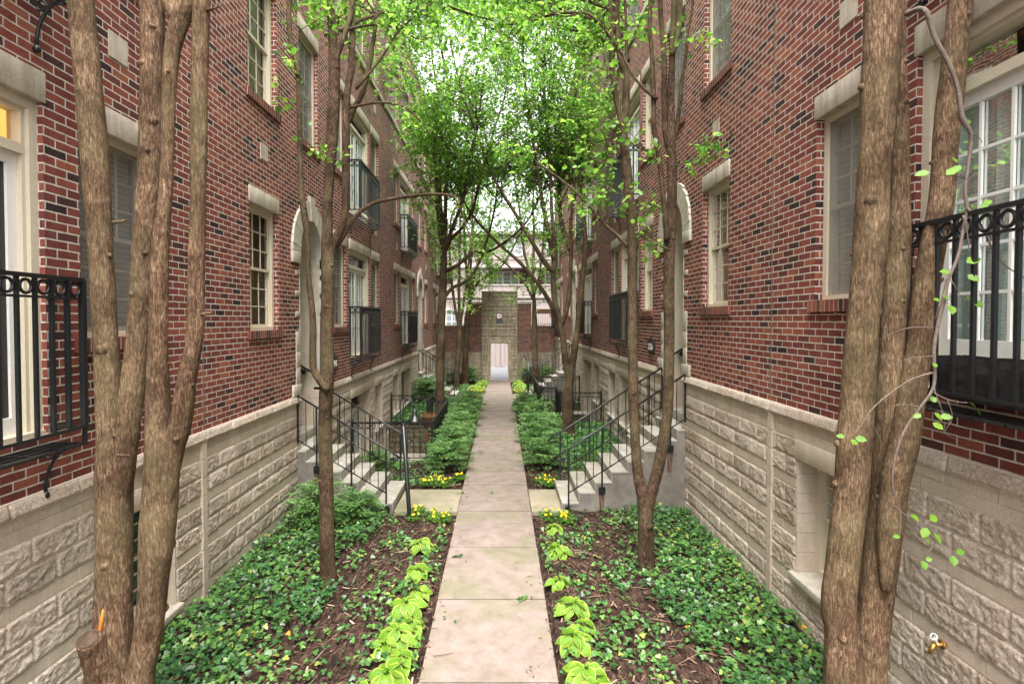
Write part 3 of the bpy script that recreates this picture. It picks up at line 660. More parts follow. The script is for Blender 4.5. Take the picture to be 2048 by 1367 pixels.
    us = sorted({U0, U1}|{o[0] for o in bop}|{o[1] for o in bop}|set(pit)); zs = sorted({-1.3, -.4, 1.90}|{o[2] for o in bop}|{min(o[3], 1.9) for o in bop})
    w = MB()
    for u0, u1 in zip(us, us[1:]):
        for z0, z1 in zip(zs, zs[1:]):
            if z0 < -1.3 or z1 > 1.9: continue
            um, zm = (u0+u1)/2, (z0+z1)/2
            if zm < -.4 and not pit[0] <= um <= pit[1]: continue
            if any(o[0] <= um <= o[1] and o[2] <= zm <= o[3] for o in bop): continue
            w.quad([fn(u0, 0, z0), fn(u1, 0, z0), fn(u1, 0, z1), fn(u0, 0, z1)])
    w.build('stone_base', M['mortar'], root, fix=False)
    rocks = {}; leds = {}; sm = MB()
    seg_ = lambda u: sum(u > c for c in ARCH)
    courses = [(1.70, 1.80, 's', .405), (1.60, 1.70, 's', .405)]
    z = 1.60
    while z > -1.25: courses += [(z-.2, z, 'r', .42), (z-.4, z-.2, 'r', .42), (z-.5, z-.4, 's', .6)]; z -= .5
    for ci, (z0, z1, typ, ln) in enumerate(courses):
        zm = (z0+z1)/2; segs = [(U0, U1)]
        if zm < -.42: segs = [pit]
        for o in bop:
            if o[2]-.01 <= zm <= o[3]+(.2 if o[3] == 1.4 else 0)+.0:
                segs = [(a, b) for (p0, p1) in segs for a, b in ((p0, min(p1, o[0])), (max(p0, o[1]), p1)) if b-a > .02]
        for (p0, p1) in segs:
            u = math.floor(p0/ln)*ln+(ln/2 if ci % 2 else 0)-ln
            while u < p1:
                a, b = max(u, p0), min(u+ln, p1); u += ln
                if b-a < .03: continue
                if typ == 's': bx(sm, -.01, .006+random.uniform(-.001, .002), a+.004, b-.004, z0+.004, z1-.004)
                else:
                    um = (a+b)/2; res = .6 if um < 2.3 else .013 if um < 6.2 else .02 if um < 9 else .035 if um < 12 else .06 if um < 17 else .1
                    rock_block(rocks.setdefault((seg_(um), um > 6.02, um > 2*CEN-6.02), ([], [], [], [])), fn, a+.003, b-.003, z0+.003, z1-.003, res, seed=random.uniform(0, 90))
    for V, L, C, A in rocks.values(): np_mesh('split_face_blocks', np.array(V)-np.array(WORLD_OFF[root.name]), L, C, M['rock'], root, attrs=[('var', 'FACE', A)])
    sm.build('smooth_blocks', M['smooth'], root)
    u = U0
    fl = lambda u, n, z: fn(u, n*1.0+.026*(1.9-z)/.11+.010, z)
    while u < U1:
        b = min(u+.60, U1); res = .5 if u < 2.5 else .014 if u < 9 else .05 if u < 16 else .1
        if not any(abs((u+b)/2-c) < .3 for c in ARCH):
            a_, b_ = u, b
            for c in ARCH:
                if c-ARW < b_ < c+ARW: b_ = c-ARW
                if c-ARW < a_ < c+ARW: a_ = c+ARW
            rock_block(leds.setdefault(seg_((a_+b_)/2), ([], [], [], [])), fl, a_+.002, b_-.002, 1.79, 1.90, res, .014, seed=u*3.1)
        u = b
    for V, L, C, A in leds.values(): np_mesh('stone_ledge', np.array(V)-np.array(WORLD_OFF[root.name]), L, C, M['rock'], root, attrs=[('var', 'FACE', A)])
    lc = MB()
    for a_, b_ in ((U0, ARCH[0]-ARW), (ARCH[0]+ARW, ARCH[1]-ARW), (ARCH[1]+ARW, U1)): bx(lc, -.01, .015, a_, b_, 1.892, 1.903); bx(lc, -.01, .03, a_, b_, 1.785, 1.79)
    lc.build('ledge_bed', M['mortar'], root)
    for (a, b, z0, z1) in bop:
        if z1 > 2: continue
        l = MB(); bx(l, -.27, .02, a-.01, b+.01, 1.4, 1.597); l.build('basement_lintel', M['smooth'], root, bevel=.003)
        for uu, sg in ((a, 1), (b, -1)):
            zz = z0; jb = MB()
            while zz < z1-.02: z2 = min(zz+.2, z1); bx(jb, -.27, .004, uu-sg*.002, uu+sg*.012, zz+.002, z2-.003); zz += .2
            jb.build('basement_jamb', M['smooth'], root)
        if z0 > 0:
            sl = MB(); bx(sl, -.25, .07, a-.03, b+.03, z0-.07, z0-.002); sl.build('stone_sill', M['quoin'], root, bevel=.004)
            wide = b-a > 1.5
            window(a+.012, b-.012, z0, z1, .24, 'G' if (s > 0 and a < 5) else ('B' if a < 5 else 'S'), sill=False, cols=5 if wide else 3)
        else:
            french(a+.012, b-.012, z0, .24, False, 1.4)
    for u in (6.02, 2*CEN-6.02):
        j = MB(); bx(j, .0, .012, u-.012, u+.012, -.3, 1.78); j.build('base_joint', M['seal'], root)
        j = MB(); zz = -.4
        while zz < 1.6: bx(j, .004, .035, u-.10, u-.014, zz+.003, zz+.197); zz += .2
        j.build('joint_pilaster', M['smooth'], root)
    return root
HL = facade(1, XL, 0, 'brick_row_house', 'long red brick row house along the left side of the path with plaque 216', 'building')
HR = facade(-1, XR, ZO, 'brick_row_house', 'long red brick row house along the right side of the path with plaque 226', 'building')
# ------------------------------------------------------------ number plaques
def plaque(s, xw, u, z, txt, label):
    t = thing('number_plaque', (xw, u, z), label=label, cat='sign', group='house number plaques')
    b = MB(); f = lambda uu, n, zz: (xw+s*n, u+uu, z+zz)
    out = [(-.23, -.13), (.23, -.13), (.23, .09), (.12, .12), (0, .17), (-.12, .12), (-.23, .09)]
    b.quad([f(a, .03, c) for a, c in out])
    for i in range(len(out)): a, c = out[i]; a2, c2 = out[(i+1) % len(out)]; b.quad([f(a, .03, c), f(a, .002, c), f(a2, .002, c2), f(a2, .03, c2)])
    b.tube([f(0, .02, .15), f(0, .02, .20)], [.02, .012], 8)
    b.build('plate', M['iron'], t)
    cu = bpy.data.curves.new('digits', 'FONT'); cu.body = txt; cu.size = .17; cu.align_x = 'CENTER'; cu.align_y = 'CENTER'; cu.extrude = .002; cu.offset = .003
    o = bpy.data.objects.new('digits', cu); COL.objects.link(o)
    dg = bpy.context.evaluated_depsgraph_get(); me = bpy.data.meshes.new_from_object(o.evaluated_get(dg)); bpy.data.objects.remove(o)
    o = bpy.data.objects.new('digits', me); COL.objects.link(o); me.materials.clear(); me.materials.append(M['white'])
    o.parent = t; o.location = (s*.033, 0, -.02); o.rotation_euler = (math.pi/2, 0, s*math.pi/2); o.scale = (1.35, 1, 1)
plaque(1, XL, 10.66, 2.29, '216', 'black plaque with white number 216 on the left brick wall')
plaque(-1, XR, 10.78, 2.62, '226', 'black plaque with white number 226 on the right brick wall')

# ------------------------------------------------------------ entry stairs
def stairs(s, xw, nst, run, u0, u1, label, gz0=0):
    front = xw+s*(run*(nst-1)+.15)
    t = thing('entry_stairs', (front, u0, gz0), label=label, cat='stairs', group='concrete entry stairs with iron rails')
    rise = .17; X = lambda d: front-s*d        # d = distance from first riser toward the house
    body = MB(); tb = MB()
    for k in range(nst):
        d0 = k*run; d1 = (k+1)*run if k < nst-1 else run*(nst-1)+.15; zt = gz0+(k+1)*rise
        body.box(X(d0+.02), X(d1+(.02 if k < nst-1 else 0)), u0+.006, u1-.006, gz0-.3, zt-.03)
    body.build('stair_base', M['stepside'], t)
    for k in range(nst):
        d0 = k*run; d1 = (k+1)*run if k < nst-1 else run*(nst-1)+.15; zt = gz0+(k+1)*rise
        st = MB(); st.box(X(d0-.004), X(d1+(.015 if k < nst-1 else -.0)), u0, u1, zt-.034, zt); st.box(X(d0), X(d0+.016), u0+.003, u1-.003, zt-rise, zt-.034, 't'); st.build('step', M['step'], t, bevel=.004)
    for k in range(6):                          # steps carrying on inside the arch
        zt = gz0+(nst+1+k)*rise; d0 = run*(nst-1)+.15+.10+k*.27
        if zt > 2.08+(ZO if s < 0 else 0): break
        st = MB(); st.box(X(d0), X(d0+3.3-k*.27 if False else run*(nst-1)+.15+2.38), ARCH_U(u0)-ARW+.016, ARCH_U(u0)+ARW-.016, zt-rise-.0, zt); st.build('step', M['step'], t, bevel=.004)
    st = MB(); st.box(X(run*(nst-1)+.15), X(run*(nst-1)+.15+2.38), ARCH_U(u0)-ARW+.016, ARCH_U(u0)+ARW-.016, gz0-.2, gz0+nst*rise-.002); st.build('landing', M['step'], t)
    slope = rise/run; L = run*(nst-1)+.12
    for uu, sg in ((u0-.015, -1), (u1+.015, 1)):
        r = MB(); zt0 = gz0+.17+.82; zb0 = gz0+.17+.10
        P = lambda d, z: (X(d), uu, z)
        r.tube([P(L, zt0+slope*L), P(-.02, zt0-slope*.02), P(-.13, zt0-slope*.13-.01), P(-.10, zt0-slope*.13-.03), P(.04, zt0-slope*.13-.03)], .017, 6)
        rl = r.build('handrail', M['iron'], t, fix=False); WORLD_OFF[rl.name] = WORLD_OFF[t.name]
        b = MB(); b.tube([P(L, zb0+slope*L), P(.1, zb0+slope*.1)], .011, 5)
        K = int(L/.135)
        for i in range(1, K): d = .1+(L-.1)*i/K; b.tube([P(d, zb0+slope*d), P(d, zt0+slope*d)], .0075, 5, False)
        b.build('pickets', M['iron'], rl, fix=False)
        for d in (.10, .66 if nst == 6 else .64, 1.22 if nst == 6 else 1.74, L-.0):
            pm = MB(); z_top = zt0+slope*d; step_z = gz0+rise*(1+int(d/run)); zb = max(gz0+.02, step_z-.17) if d < L-.05 else zb0+slope*d-.05
            pm.box(X(d)-.013, X(d)+.013, uu-.013, uu+.013, zb, z_top); 
            if d < L-.05: pm.box(X(d)-.055, X(d)+.055, uu+.0 if sg < 0 else uu-.014, uu+.014 if sg < 0 else uu, zb-.02, zb+.09)
            pm.build('post', M['iron'], rl)
            if sg < 0 and d < L-.05 and zb > gz0+.05:
                rs = MB(); rs.quad([(X(d)-.05, u0+.001, zb), (X(d)+.05, u0+.001, zb), (X(d)+.03, u0+.001, max(gz0, zb-.36)), (X(d)-.035, u0+.001, max(gz0, zb-.36))]); rs.build('rust_stain', M['stain'], t, fix=False)
    return t
def ARCH_U(u): return min(ARCH, key=lambda c: abs(c-u-.6))
stairs(1, XL, 6, .28, 8.74, 9.96, 'mossy concrete stairs to the nearest left arch beside the leaning lamp post')
stairs(-1, XR, 8, .265, 8.74, 9.98, 'rust streaked concrete stairs rising right behind the forked tree to the nearest right arch')
stairs(1, XL, 6, .28, 21.62, 22.84, 'far left concrete stairs with iron rails behind the iron patio fence', 0)
stairs(-1, XR, 8, .265, 21.62, 22.84, 'far right concrete stairs with iron rails behind the thin forked tree', 0)

# ------------------------------------------------------------ sunken patios, retaining walls, fences
def patio(rects, zf, s, label, wlabel):
    fl = MB()
    for a, b, c, d in rects: fl.box(a, b, c, d, zf-.05, zf)
    fl.build('sunken_patio', M['patio'], kind='structure')
    t = thing('retaining_wall', ((rects[0][0]+rects[0][1])/2, rects[0][2], zf), label=wlabel, cat='retaining wall')
    def run(p0, p1, nrm):
        p0, p1 = Vector(p0), Vector(p1); L = (p1-p0).length; dr = (p1-p0)/L; acc = ([], [], []); z = zf; i = 0
        bk = MB(); q = [p0, p1, p1-Vector(nrm)*.16, p0-Vector(nrm)*.16]
        bk.quad([(v.x, v.y, zf) for v in q[:2]]+[(v.x, v.y, -.0) for v in (q[1], q[0])]); bk.quad([(v.x, v.y, .035) for v in q])
        bk.quad([(v.x, v.y, zf) for v in (q[3], q[2])]+[(v.x, v.y, .035) for v in (q[2], q[3])]); bk.quad([(v.x, v.y, -.02) for v in q[:2]]+[(v.x, v.y, .035) for v in (q[1], q[0])])
        bk.build('wall_core', M['block'], t, fix=False)
        while z < -.03:
            z1 = min(z+.15, .02); u = -(.2 if i % 2 else 0)
            while u < L:
                a, b = max(0, u+.008), min(L, u+.4-.008)
                if b-a > .05: rock_block(acc, lambda uu, n, zz: (p0.x+dr.x*uu+nrm[0]*n*1.6, p0.y+dr.y*uu+nrm[1]*n*1.6, zz), a, b, z+.005, z1-.005, .05, .03, seed=u*7+z*3)
                u += .4
            z = z1; i += 1
        np_mesh('wall_blocks', np.array(acc[0])-np.array(WORLD_OFF[t.name]), acc[1], acc[2], M['block'], t)
    return t, run
tl, run = patio(PIT_L, -.80, 1, '', 'dark mossy block retaining wall of the sunken patio on the left')
run((-3.31, 15.95, 0), (-2.08, 15.95, 0), (0, -1, 0)); run((-2.08, 15.95, 0), (-2.08, 14.9, 0), (-1, 0, 0)); run((-2.08, 14.9, 0), (-1.56, 14.9, 0), (0, -1, 0)); run((-1.56, 14.9, 0), (-1.56, 11.86, 0), (-1, 0, 0)); run((-1.56, 11.86, 0), (-3.31, 11.86, 0), (0, 1, 0))
tr, run = patio(PIT_R, -.80, -1, '', 'dark block retaining wall of the sunken patio on the right')
run((3, 20.3, 0), (1.3, 20.3, 0), (0, -1, 0)); run((1.3, 20.3, 0), (1.3, 17.2, 0), (1, 0, 0)); run((1.3, 17.2, 0), (1.8, 17.2, 0), (0, 1, 0)); run((1.8, 17.2, 0), (1.8, 16.0, 0), (1, 0, 0)); run((1.8, 16, 0), (3, 16, 0), (0, 1, 0))
def fence(pts, zt, label):
    t = thing('iron_fence', (pts[0][0], pts[0][1], .03), label=label, cat='fence', group='iron fences round the sunken patios')
    for (x0, y0), (x1, y1) in zip(pts, pts[1:]):
        a, b = Vector((x0, y0, 0)), Vector((x1, y1, 0)); L = (b-a).length; d = (b-a)/L; K = max(2, int(round(L/.135))); W = lambda u, z: (a.x+d.x*u, a.y+d.y*u, z)
        rl = MB()
        def bar(z, h, e):
            n = Vector((-d.y, d.x, 0))*e; c = [a+n, b+n, b-n, a-n]
            lo = [(v.x, v.y, z-h) for v in c]; hi = [(v.x, v.y, z+h) for v in c]; rl.quad(hi); rl.quad(lo)
            for i in range(4): rl.quad([lo[i], lo[(i+1) % 4], hi[(i+1) % 4], hi[i]])
        bar(zt, .014, .022); bar(zt-.13, .007, .012); bar(.13, .008, .012)
        pn = rl.build('fence_panel', M['iron'], t); WORLD_OFF[pn.name] = WORLD_OFF[t.name]
        pk = MB()
        for i in range(1, K): pk.tube([W(L*i/K, .13), W(L*i/K, zt-.13)], .009, 4, False)
        pk.build('pickets', M['iron'], pn, fix=False)
        rg = MB()
        for i in range(K):
            c = W(L*(i+.5)/K, zt-.066); rr = min(.045, L/K*.45)
            rg.tube([(c[0]+d.x*rr*math.cos(q), c[1]+d.y*rr*math.cos(q), c[2]+rr*math.sin(q)) for q in np.linspace(0, 2*math.pi, 13)], .008, 5, False)
        rg.build('ring_band', M['iron'], pn, fix=False)
    for (x, y) in pts:
        p = MB(); p.box(x-.022, x+.022, y-.022, y+.022, -.02, zt+.02); p.lathe((x, y, zt+.02), [(.028, 0), (.028, .01), (.012, .02), (.024, .04), (.018, .06), (.002, .07)], 10)
        p.build('post', M['iron'], t)
fence([(-3.25, 11.78), (-1.50, 11.78), (-1.50, 14.98), (-2.04, 14.98), (-2.04, 16.05), (-3.25, 16.05)], .90, 'black iron ring topped fence round the left sunken patio behind the gooseneck lamp')
fence([(2.95, 15.93), (1.74, 15.93), (1.74, 17.1), (1.24, 17.1), (1.24, 20.4), (2.95, 20.4)], 1.0, 'black iron ring topped fence round the right sunken patio beyond the tall shrubs')
# rust coloured planter with dead plant, corner of the left patio
pl = thing('plant_pot', (-1.85, 13.9, -.8), label='rust brown plant pot on a tall stand inside the left patio fence', cat='plant pot')
b = MB(); b.lathe((-1.85, 13.9, 0), [(.10, .38), (.13, .42), (.19, .66), (.20, .68), (.17, .69), (.15, .62), (.02, .62)], 18); b.build('pot', plain('brown_pot', (.13, .06, .035), .8), pl)
b = MB(); 
for k in range(3): an = k*2.1; b.tube([(-1.85+.17*math.cos(an), 13.9+.17*math.sin(an), -.8), (-1.85+.09*math.cos(an), 13.9+.09*math.sin(an), .40)], .02, 6)
b.build('stand', M['rust'], pl)
b = MB()
for k in range(16): an = random.uniform(0, 6.28); b.tube([(-1.85, 13.9, .62), (-1.85+.14*math.cos(an), 13.9+.14*math.sin(an), .74+random.uniform(-.03, .05)), (-1.85+.26*math.cos(an), 13.9+.26*math.sin(an), .66+random.uniform(-.1, .12))], [.008, .006, .003], 4)
b.build('dead_stems', M['rust'], pl)
# round patio table and stone bench in the right patio
tb = thing('patio_table', (2.05, 18.3, -.8), label='round pale topped patio table with black legs inside the right sunken patio', cat='table')
b = MB(); b.lathe((2.05, 18.3, 0), [(.0, -.08), (.38, -.08), (.40, -.06), (.38, -.04), (.0, -.04)], 28); b.build('table_top', M['lime'], tb)
for k in range(3):
    an = k*2.1+.3; b = MB(); b.tube([(2.05+.3*math.cos(an), 18.3+.3*math.sin(an), -.8), (2.05+.12*math.cos(an), 18.3+.12*math.sin(an), -.4), (2.05+.24*math.cos(an), 18.3+.24*math.sin(an), -.08)], .015, 6); b.build('leg', M['iron'], tb)
bn = thing('wooden_storage_box', (2.55, 17.6, -.8), label='dark weathered storage box against the fence of the right sunken patio', cat='box')
b = MB(); b.box(2.2, 2.85, 17.35, 17.8, -.35, .10); b.build('box_body', M['block'], bn, bevel=.01)
b = MB(); b.box(2.17, 2.88, 17.32, 17.83, .102, .14); b.build('lid', M['patio'], bn, bevel=.006)
for x in (2.24, 2.81):
    for y in (17.39, 17.76): b = MB(); b.box(x-.03, x+.03, y-.03, y+.03, -.8, -.352); b.build('leg', M['block'], bn)

# ------------------------------------------------------------ path lamps
def lamp(x, y, z, tilt, dx, label):
    t = thing('path_lamp', (x, y, z), label=label, cat='lamp', group='gooseneck lamps beside the path')
    T = Vector((x+tilt, y, z+1.5))
    b = MB(); b.tube([(x, y, z-.05), (x+tilt*.03, y, z+.0), T], [.034, .034, .034], 16); b.lathe(T, [(.034, 0), (.038, .0), (.038, .012), (.03, .02), (.0, .02)], 16); b.build('post', M['iron'], t, smooth=False)
    b = MB(); c = T+Vector((dx*.09, 0, .28)); pts = [T+Vector((0, 0, .0)), T+Vector((0, 0, .2))]+[c+Vector((-dx*.09*math.cos(a), 0, .10*math.sin(a))) for a in np.linspace(0, math.pi, 9)]+[c+Vector((dx*.09, 0, -.05))]
    b.tube(pts, .009, 8); b.build('gooseneck', M['iron'], t, smooth=True, fix=False)
    b = MB(); s0 = c+Vector((dx*.09, 0, -.05)); b.lathe(s0, [(.0, .02), (.018, .018), (.02, 0), (.035, -.01), (.038, -.05), (.05, -.09), (.085, -.135), (.125, -.16), (.125, -.168), (.08, -.15), (.03, -.09), (0, -.09)], 24); sh = b.build('lamp_shade', M['iron'], t, smooth=True)
    WORLD_OFF[sh.name] = WORLD_OFF[t.name]
    b = MB(); b.lathe(s0, [(.0, -.2), (.035, -.195), (.04, -.17), (.03, -.14), (0, -.13)], 16); b.build('lens', M['lime'], sh, smooth=True)
lamp(-1.43, 8.45, 0, -.10, 1.0, 'leaning black post lamp with gooseneck bell shade beside the nearest left stairs')
lamp(1.10, 21.9, 0, -.0, -1.0, 'small black gooseneck post lamp beside the far right stairs')
# short black stake light by the right pansies
st = thing('garden_stake', (1.18, 8.18, 0), label='short thin black stake in the mulch by the right pansies', cat='stake')
b = MB(); b.tube([(1.18, 8.18, -.03), (1.18, 8.18, .2)], .012, 8); b.build('rod', M['iron'], st)
b = MB(); b.lathe((1.18, 8.18, .2), [(.012, 0), (.018, .005), (.018, .02), (.0, .026)], 10); b.build('cap', M['iron'], st)

# ------------------------------------------------------------ things on the right facade: hose tap, balcony planter
z = .95; tp = thing('garden_tap', (XR, 3.6, z), label='brass garden tap on the stone base of the right house', cat='tap')
b = MB(); b.tube([(XR+.01, 3.6, z), (XR-.09, 3.6, z)], .014, 10); b.tube([(XR-.03, 3.6, z), (XR-.035, 3.6, z)], .032, 12); b.tube([(XR-.075, 3.6, z+.01), (XR-.10, 3.6, z-.02), (XR-.115, 3.6, z-.06)], [.017, .017, .014], 10)
b.build('spout', M['brass'], tp, fix=False)
b = MB(); b.tube([(XR-.06, 3.6, z+.0), (XR-.085, 3.6, z+.05)], .008, 8); b.tube([(XR-.09+.022*math.cos(q)*.5, 3.6+.024*math.sin(q), z+.055+.015*math.cos(q)) for q in np.linspace(0, 2*math.pi, 15)], .006, 6, False); b.build('wheel_handle', M['white'], tp, fix=False)
pf = thing('balcony_planter', (2.88, 2.85, 2.33+ZO-.02), label='black fabric planter bag sitting on the nearest right balcony', cat='planter')
V = []; b = MB(); ys = np.linspace(2.25, 3.5, 34); z0 = 2.645
for side in (2.77, 2.985):
    for i in range(len(ys)-1):
        for j in range(6):
            def w_(y, k): return (side+(.012*noise.noise(Vector((y*6, k, side*9)))+.006*math.sin(k*1.1)), y, z0+.26*k/6+(.014*noise.noise(Vector((y*5, 3, side))) if k == 6 else 0))
            b.quad([w_(ys[i], j), w_(ys[i+1], j), w_(ys[i+1], j+1), w_(ys[i], j+1)])
for y in (2.25, 3.5): b.quad([(2.77, y, z0), (2.985, y, z0), (2.985, y, z0+.26), (2.77, y, z0+.26)])
b.build('bag', M['fabric'], pf, fix=False, smooth=True)
b = MB(); b.quad([(2.78, 2.26, z0+.2), (2.98, 2.26, z0+.2), (2.98, 3.49, z0+.2), (2.78, 3.49, z0+.2)]); b.build('soil', M['mulch'], pf, fix=False)
st_ = thing('door_sticker', (XR+.185, 3.36, 2.98), label='small white and blue sticker on the right balcony door pane', cat='sticker')
b = MB(); b.box(XR+.183, XR+.187, 3.30, 3.44, 2.95, 3.02); b.build('sticker_sheet', M['white'], st_); b = MB(); b.box(XR+.1805, XR+.1825, 3.30, 3.44, 2.952, 2.972); b.build('blue_band', plain('blue_print', (.05, .12, .3)), st_)

# ------------------------------------------------------------ gate wall at the end
GY = 30.0; m = GY/F
gw = thing('gate_wall', (-.09, GY, -.3), label='brick wall with tall mossy stone gate tower closing the far end of the path', cat='wall')
b = MB(); TX0, TX1 = -1.06, .90
DX0, DX1, DZ1 = -.60, .42, 1.90; LX0, LX1, LZ0, LZ1 = -.25, .07, 2.90, 3.54
for q in ((XL, TX0, 1.35, 2.78), (TX1, XR, 1.35, 2.78), (-1.76, TX0, 2.78, 4.02), (TX1, 1.68, 2.78, 4.02)): b.box(q[0], q[1], GY+.10, GY+.45, q[2], q[3])
b.build('brick_panel', M['brick_far'], gw)
b = MB()
for q in ((XL, -1.76, 2.78, 2.86), (1.68, XR, 2.78, 2.86), (-1.80, TX0, 4.02, 4.10), (TX1, 1.72, 4.02, 4.10)): b.box(q[0], q[1], GY+.05, GY+.50, q[2], q[3])
b.build('coping', M['lime'], gw)
core = MB(); cz = (TX0, TX1)
for q in ((TX0, DX0, -.4, DZ1), (DX1, TX1, -.4, DZ1), (TX0, TX1, DZ1, LZ0), (TX0, LX0, LZ0, LZ1), (LX1, TX1, LZ0, LZ1), (TX0, TX1, LZ1, 4.66)): core.box(q[0], q[1], GY-.15, GY+.5, q[2], q[3])
for q in ((XL, TX0, -.4, 1.35), (TX1, XR, -.4, 1.35)): core.box(q[0], q[1], GY+.06, GY+.45, q[2], q[3])
core.build('stone_core', M['gatestone'], gw)
acc = ([], [], []); zz = -.3; i = 0
while zz < 4.6:
    h = (.14, .2, .2)[i % 3]; z1 = min(zz+h, 4.6); zm = (zz+z1)/2; segs = [(TX0, TX1)]
    if zm < DZ1+.17: segs = [(TX0, DX0-.1), (DX1+.1, TX1)]
    elif LZ0 < zm < LZ1: segs = [(TX0, LX0-.03), (LX1+.03, TX1)]
    for a, e in segs:
        u = a-(.25 if i % 2 else 0)
        while u < e:
            if min(u+.5, e)-max(u, a) > .05: rock_block(acc, lambda uu, n, z_: (uu, GY-.15-n*1.3, z_), max(u, a)+.003, min(u+.5, e)-.003, zz+.003, z1-.003, .05, .03, seed=u*5+zz)
            u += .5
    if zm < 1.3:
        for a, e in ((XL, TX0), (TX1, XR)):
            u = a
            while u < e-.05: rock_block(acc, lambda uu, n, z_: (uu, GY+.06-n, z_), u+.003, min(u+.5, e)-.003, zz+.003, z1-.003, .08, .03, seed=u*5+zz); u += .5
    zz = z1; i += 1
np_mesh('gate_blocks', np.array(acc[0])-np.array(WORLD_OFF[gw.name]), acc[1], acc[2], M['gatestone'], gw)
b = MB()
for q in ((DX0-.11, DX0, -.35, DZ1+.0), (DX1, DX1+.11, -.35, DZ1), (DX0-.11, DX1+.11, DZ1, DZ1+.17)): b.box(q[0], q[1], GY-.19, GY-.12, q[2], q[3])
b.box(TX0-.02, TX1+.02, GY-.18, GY+.53, 4.66, 4.72)
b.build('door_surround', M['gatestone'], gw, bevel=.006)
b = MB(); 
for q in ((DX0, DX0+.05), (DX1-.05, DX1)): b.box(q[0], q[1], GY-.05, GY+.05, -.28, DZ1-.05)
b.box(DX0, DX1, GY-.05, GY+.05, DZ1-.05, DZ1); b.build('door_frame', M['cream'], gw)
b = MB(); b.box(DX0, DX1, GY-.25, GY+.3, -.32, -.19); b.build('threshold', M['path'], gw)
b = MB(); e = .012; y = GY-.1
for q in ((LX0, LX0+.03, LZ0, LZ1), (LX1-.03, LX1, LZ0, LZ1), (LX0+.03, LX1-.03, LZ0, LZ0+.03), (LX0+.03, LX1-.03, LZ1-.03, LZ1), (LX0+.03, LX1-.03, 3.205, 3.235)): b.box(q[0], q[1], y-.02, y+.02, q[2], q[3])
for za, zb in ((LZ0, 3.22), (3.22, LZ1)): b.tube([(LX0, y, za), (LX1, y, zb)], .009, 6); b.tube([(LX0, y+.0, zb), (LX1, y+.0, za)], .009, 6)
b.build('window_grille', M['iron'], gw)
b = MB(); b.box(LX0+.03, LX1-.03, y+.03, y+.04, LZ0+.03, 3.2); b.build('lower_panel', plain('grey_panel', (.2, .21, .22)), gw)
# rails on the low parts of the wall
def wall_rail(x0, x1, label):
    t = thing('wall_railing', ((x0+x1)/2, GY+.25, 2.86), label=label, cat='railing', group='rails on top of the end wall')
    b = MB(); y = GY+.25
    for z in (2.93, 3.50, 3.60): b.box(x0, x1, y-.012, y+.012, z-.012, z+.012)
    b.build('rails', M['iron'], t); b = MB(); K = int((x1-x0)/.12)
    for i in range(K+1): x = x0+(x1-x0)*i/K; b.box(x-.008, x+.008, y-.008, y+.008, 2.86, 3.5)
    b.build('pickets', M['iron'], t)
    b = MB()
    for i in range(K): c = x0+(x1-x0)*(i+.5)/K; b.tube([(c+.04*math.cos(q), y, 3.55+.04*math.sin(q)) for q in np.linspace(0, 6.283, 11)], .007, 4, False)
    b.build('ring_band', M['iron'], t, fix=False)
wall_rail(-3.28, -1.80, 'thin black railing on the low end wall left of the stone gate')
wall_rail(1.72, 2.95, 'thin black railing on the low end wall right of the stone gate')
wp = thing('wooden_planter', (2.5, GY-.05, 3.5), label='brown wooden trough hooked on the railing of the end wall', cat='planter')
b = MB(); b.box(2.0, 2.94, GY-.02, GY+.2, 3.52, 3.72); b.build('trough', plain('weathered_wood', (.28, .16, .08), .8, 0, .5, 12, .4), wp, bevel=.02)
b = MB(); b.box(1.98, 2.96, GY-.03, GY+.21, 3.722, 3.745); b.build('rim', M['bark_dark'], wp)
um = thing('folded_parasol', (3.15, 33.2, -.3), label='closed dusty pink parasol standing beyond the end wall on the right', cat='parasol')
b = MB(); b.lathe((3.15, 33.2, 0), [(.02, 5.3), (.06, 5.2), (.12, 4.4), (.17, 3.4), (.13, 3.3), (.02, 3.3)], 12); b.build('canopy', plain('pink_cloth', (.35, .22, .22), .8), um)
b = MB(); b.tube([(3.15, 33.2, -.3), (3.15, 33.2, 3.35)], .025, 8); b.build('pole', M['iron'], um)

# ------------------------------------------------------------ beige apartment block beyond
FY = 40.0; fb = thing('apartment_block', (0, FY, -.3), label='pale pinkish beige apartment block with recessed balconies beyond the end wall', cat='building')
b = MB(); holes = [(-6.2, -3.6, 5.75, 6.95), (-.9, 2.2, 5.75, 6.95), (2.75, 5.6, 5.75, 6.95)]
us = sorted({-14, 14}|{h[0] for h in holes}|{h[1] for h in holes})
b.box(-14, 14, FY, FY+6, -.4, 5.75); b.box(-14, 14, FY, FY+6, 6.95, 9.4)
for a, c in zip(us, us[1:]):
    if not any(h[0] <= (a+c)/2 <= h[1] for h in holes): b.box(a, c, FY, FY+6, 5.75, 6.95, 'tb')
b.build('wall', M['beige'], fb, fix=False)
b = MB()
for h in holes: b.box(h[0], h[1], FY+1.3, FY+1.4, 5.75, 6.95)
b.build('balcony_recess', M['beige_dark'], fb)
b = MB()
for z0, z1, d in ((4.72, 4.80, .10), (4.50, 4.56, .04), (6.98, 7.20, .18), (7.6, 7.66, .05), (9.4, 9.6, .25), (5.68, 5.76, .06)): b.box(-14, 14, FY-d, FY-.001, z0, z1)
b.build('trim_band', plain('pale_trim', (.38, .33, .30)), fb)
b = MB(); b.box(-14, 14, FY-.11, FY-.101, 4.735, 4.775); b.build('band_shadow_strip', M['dark'], fb)
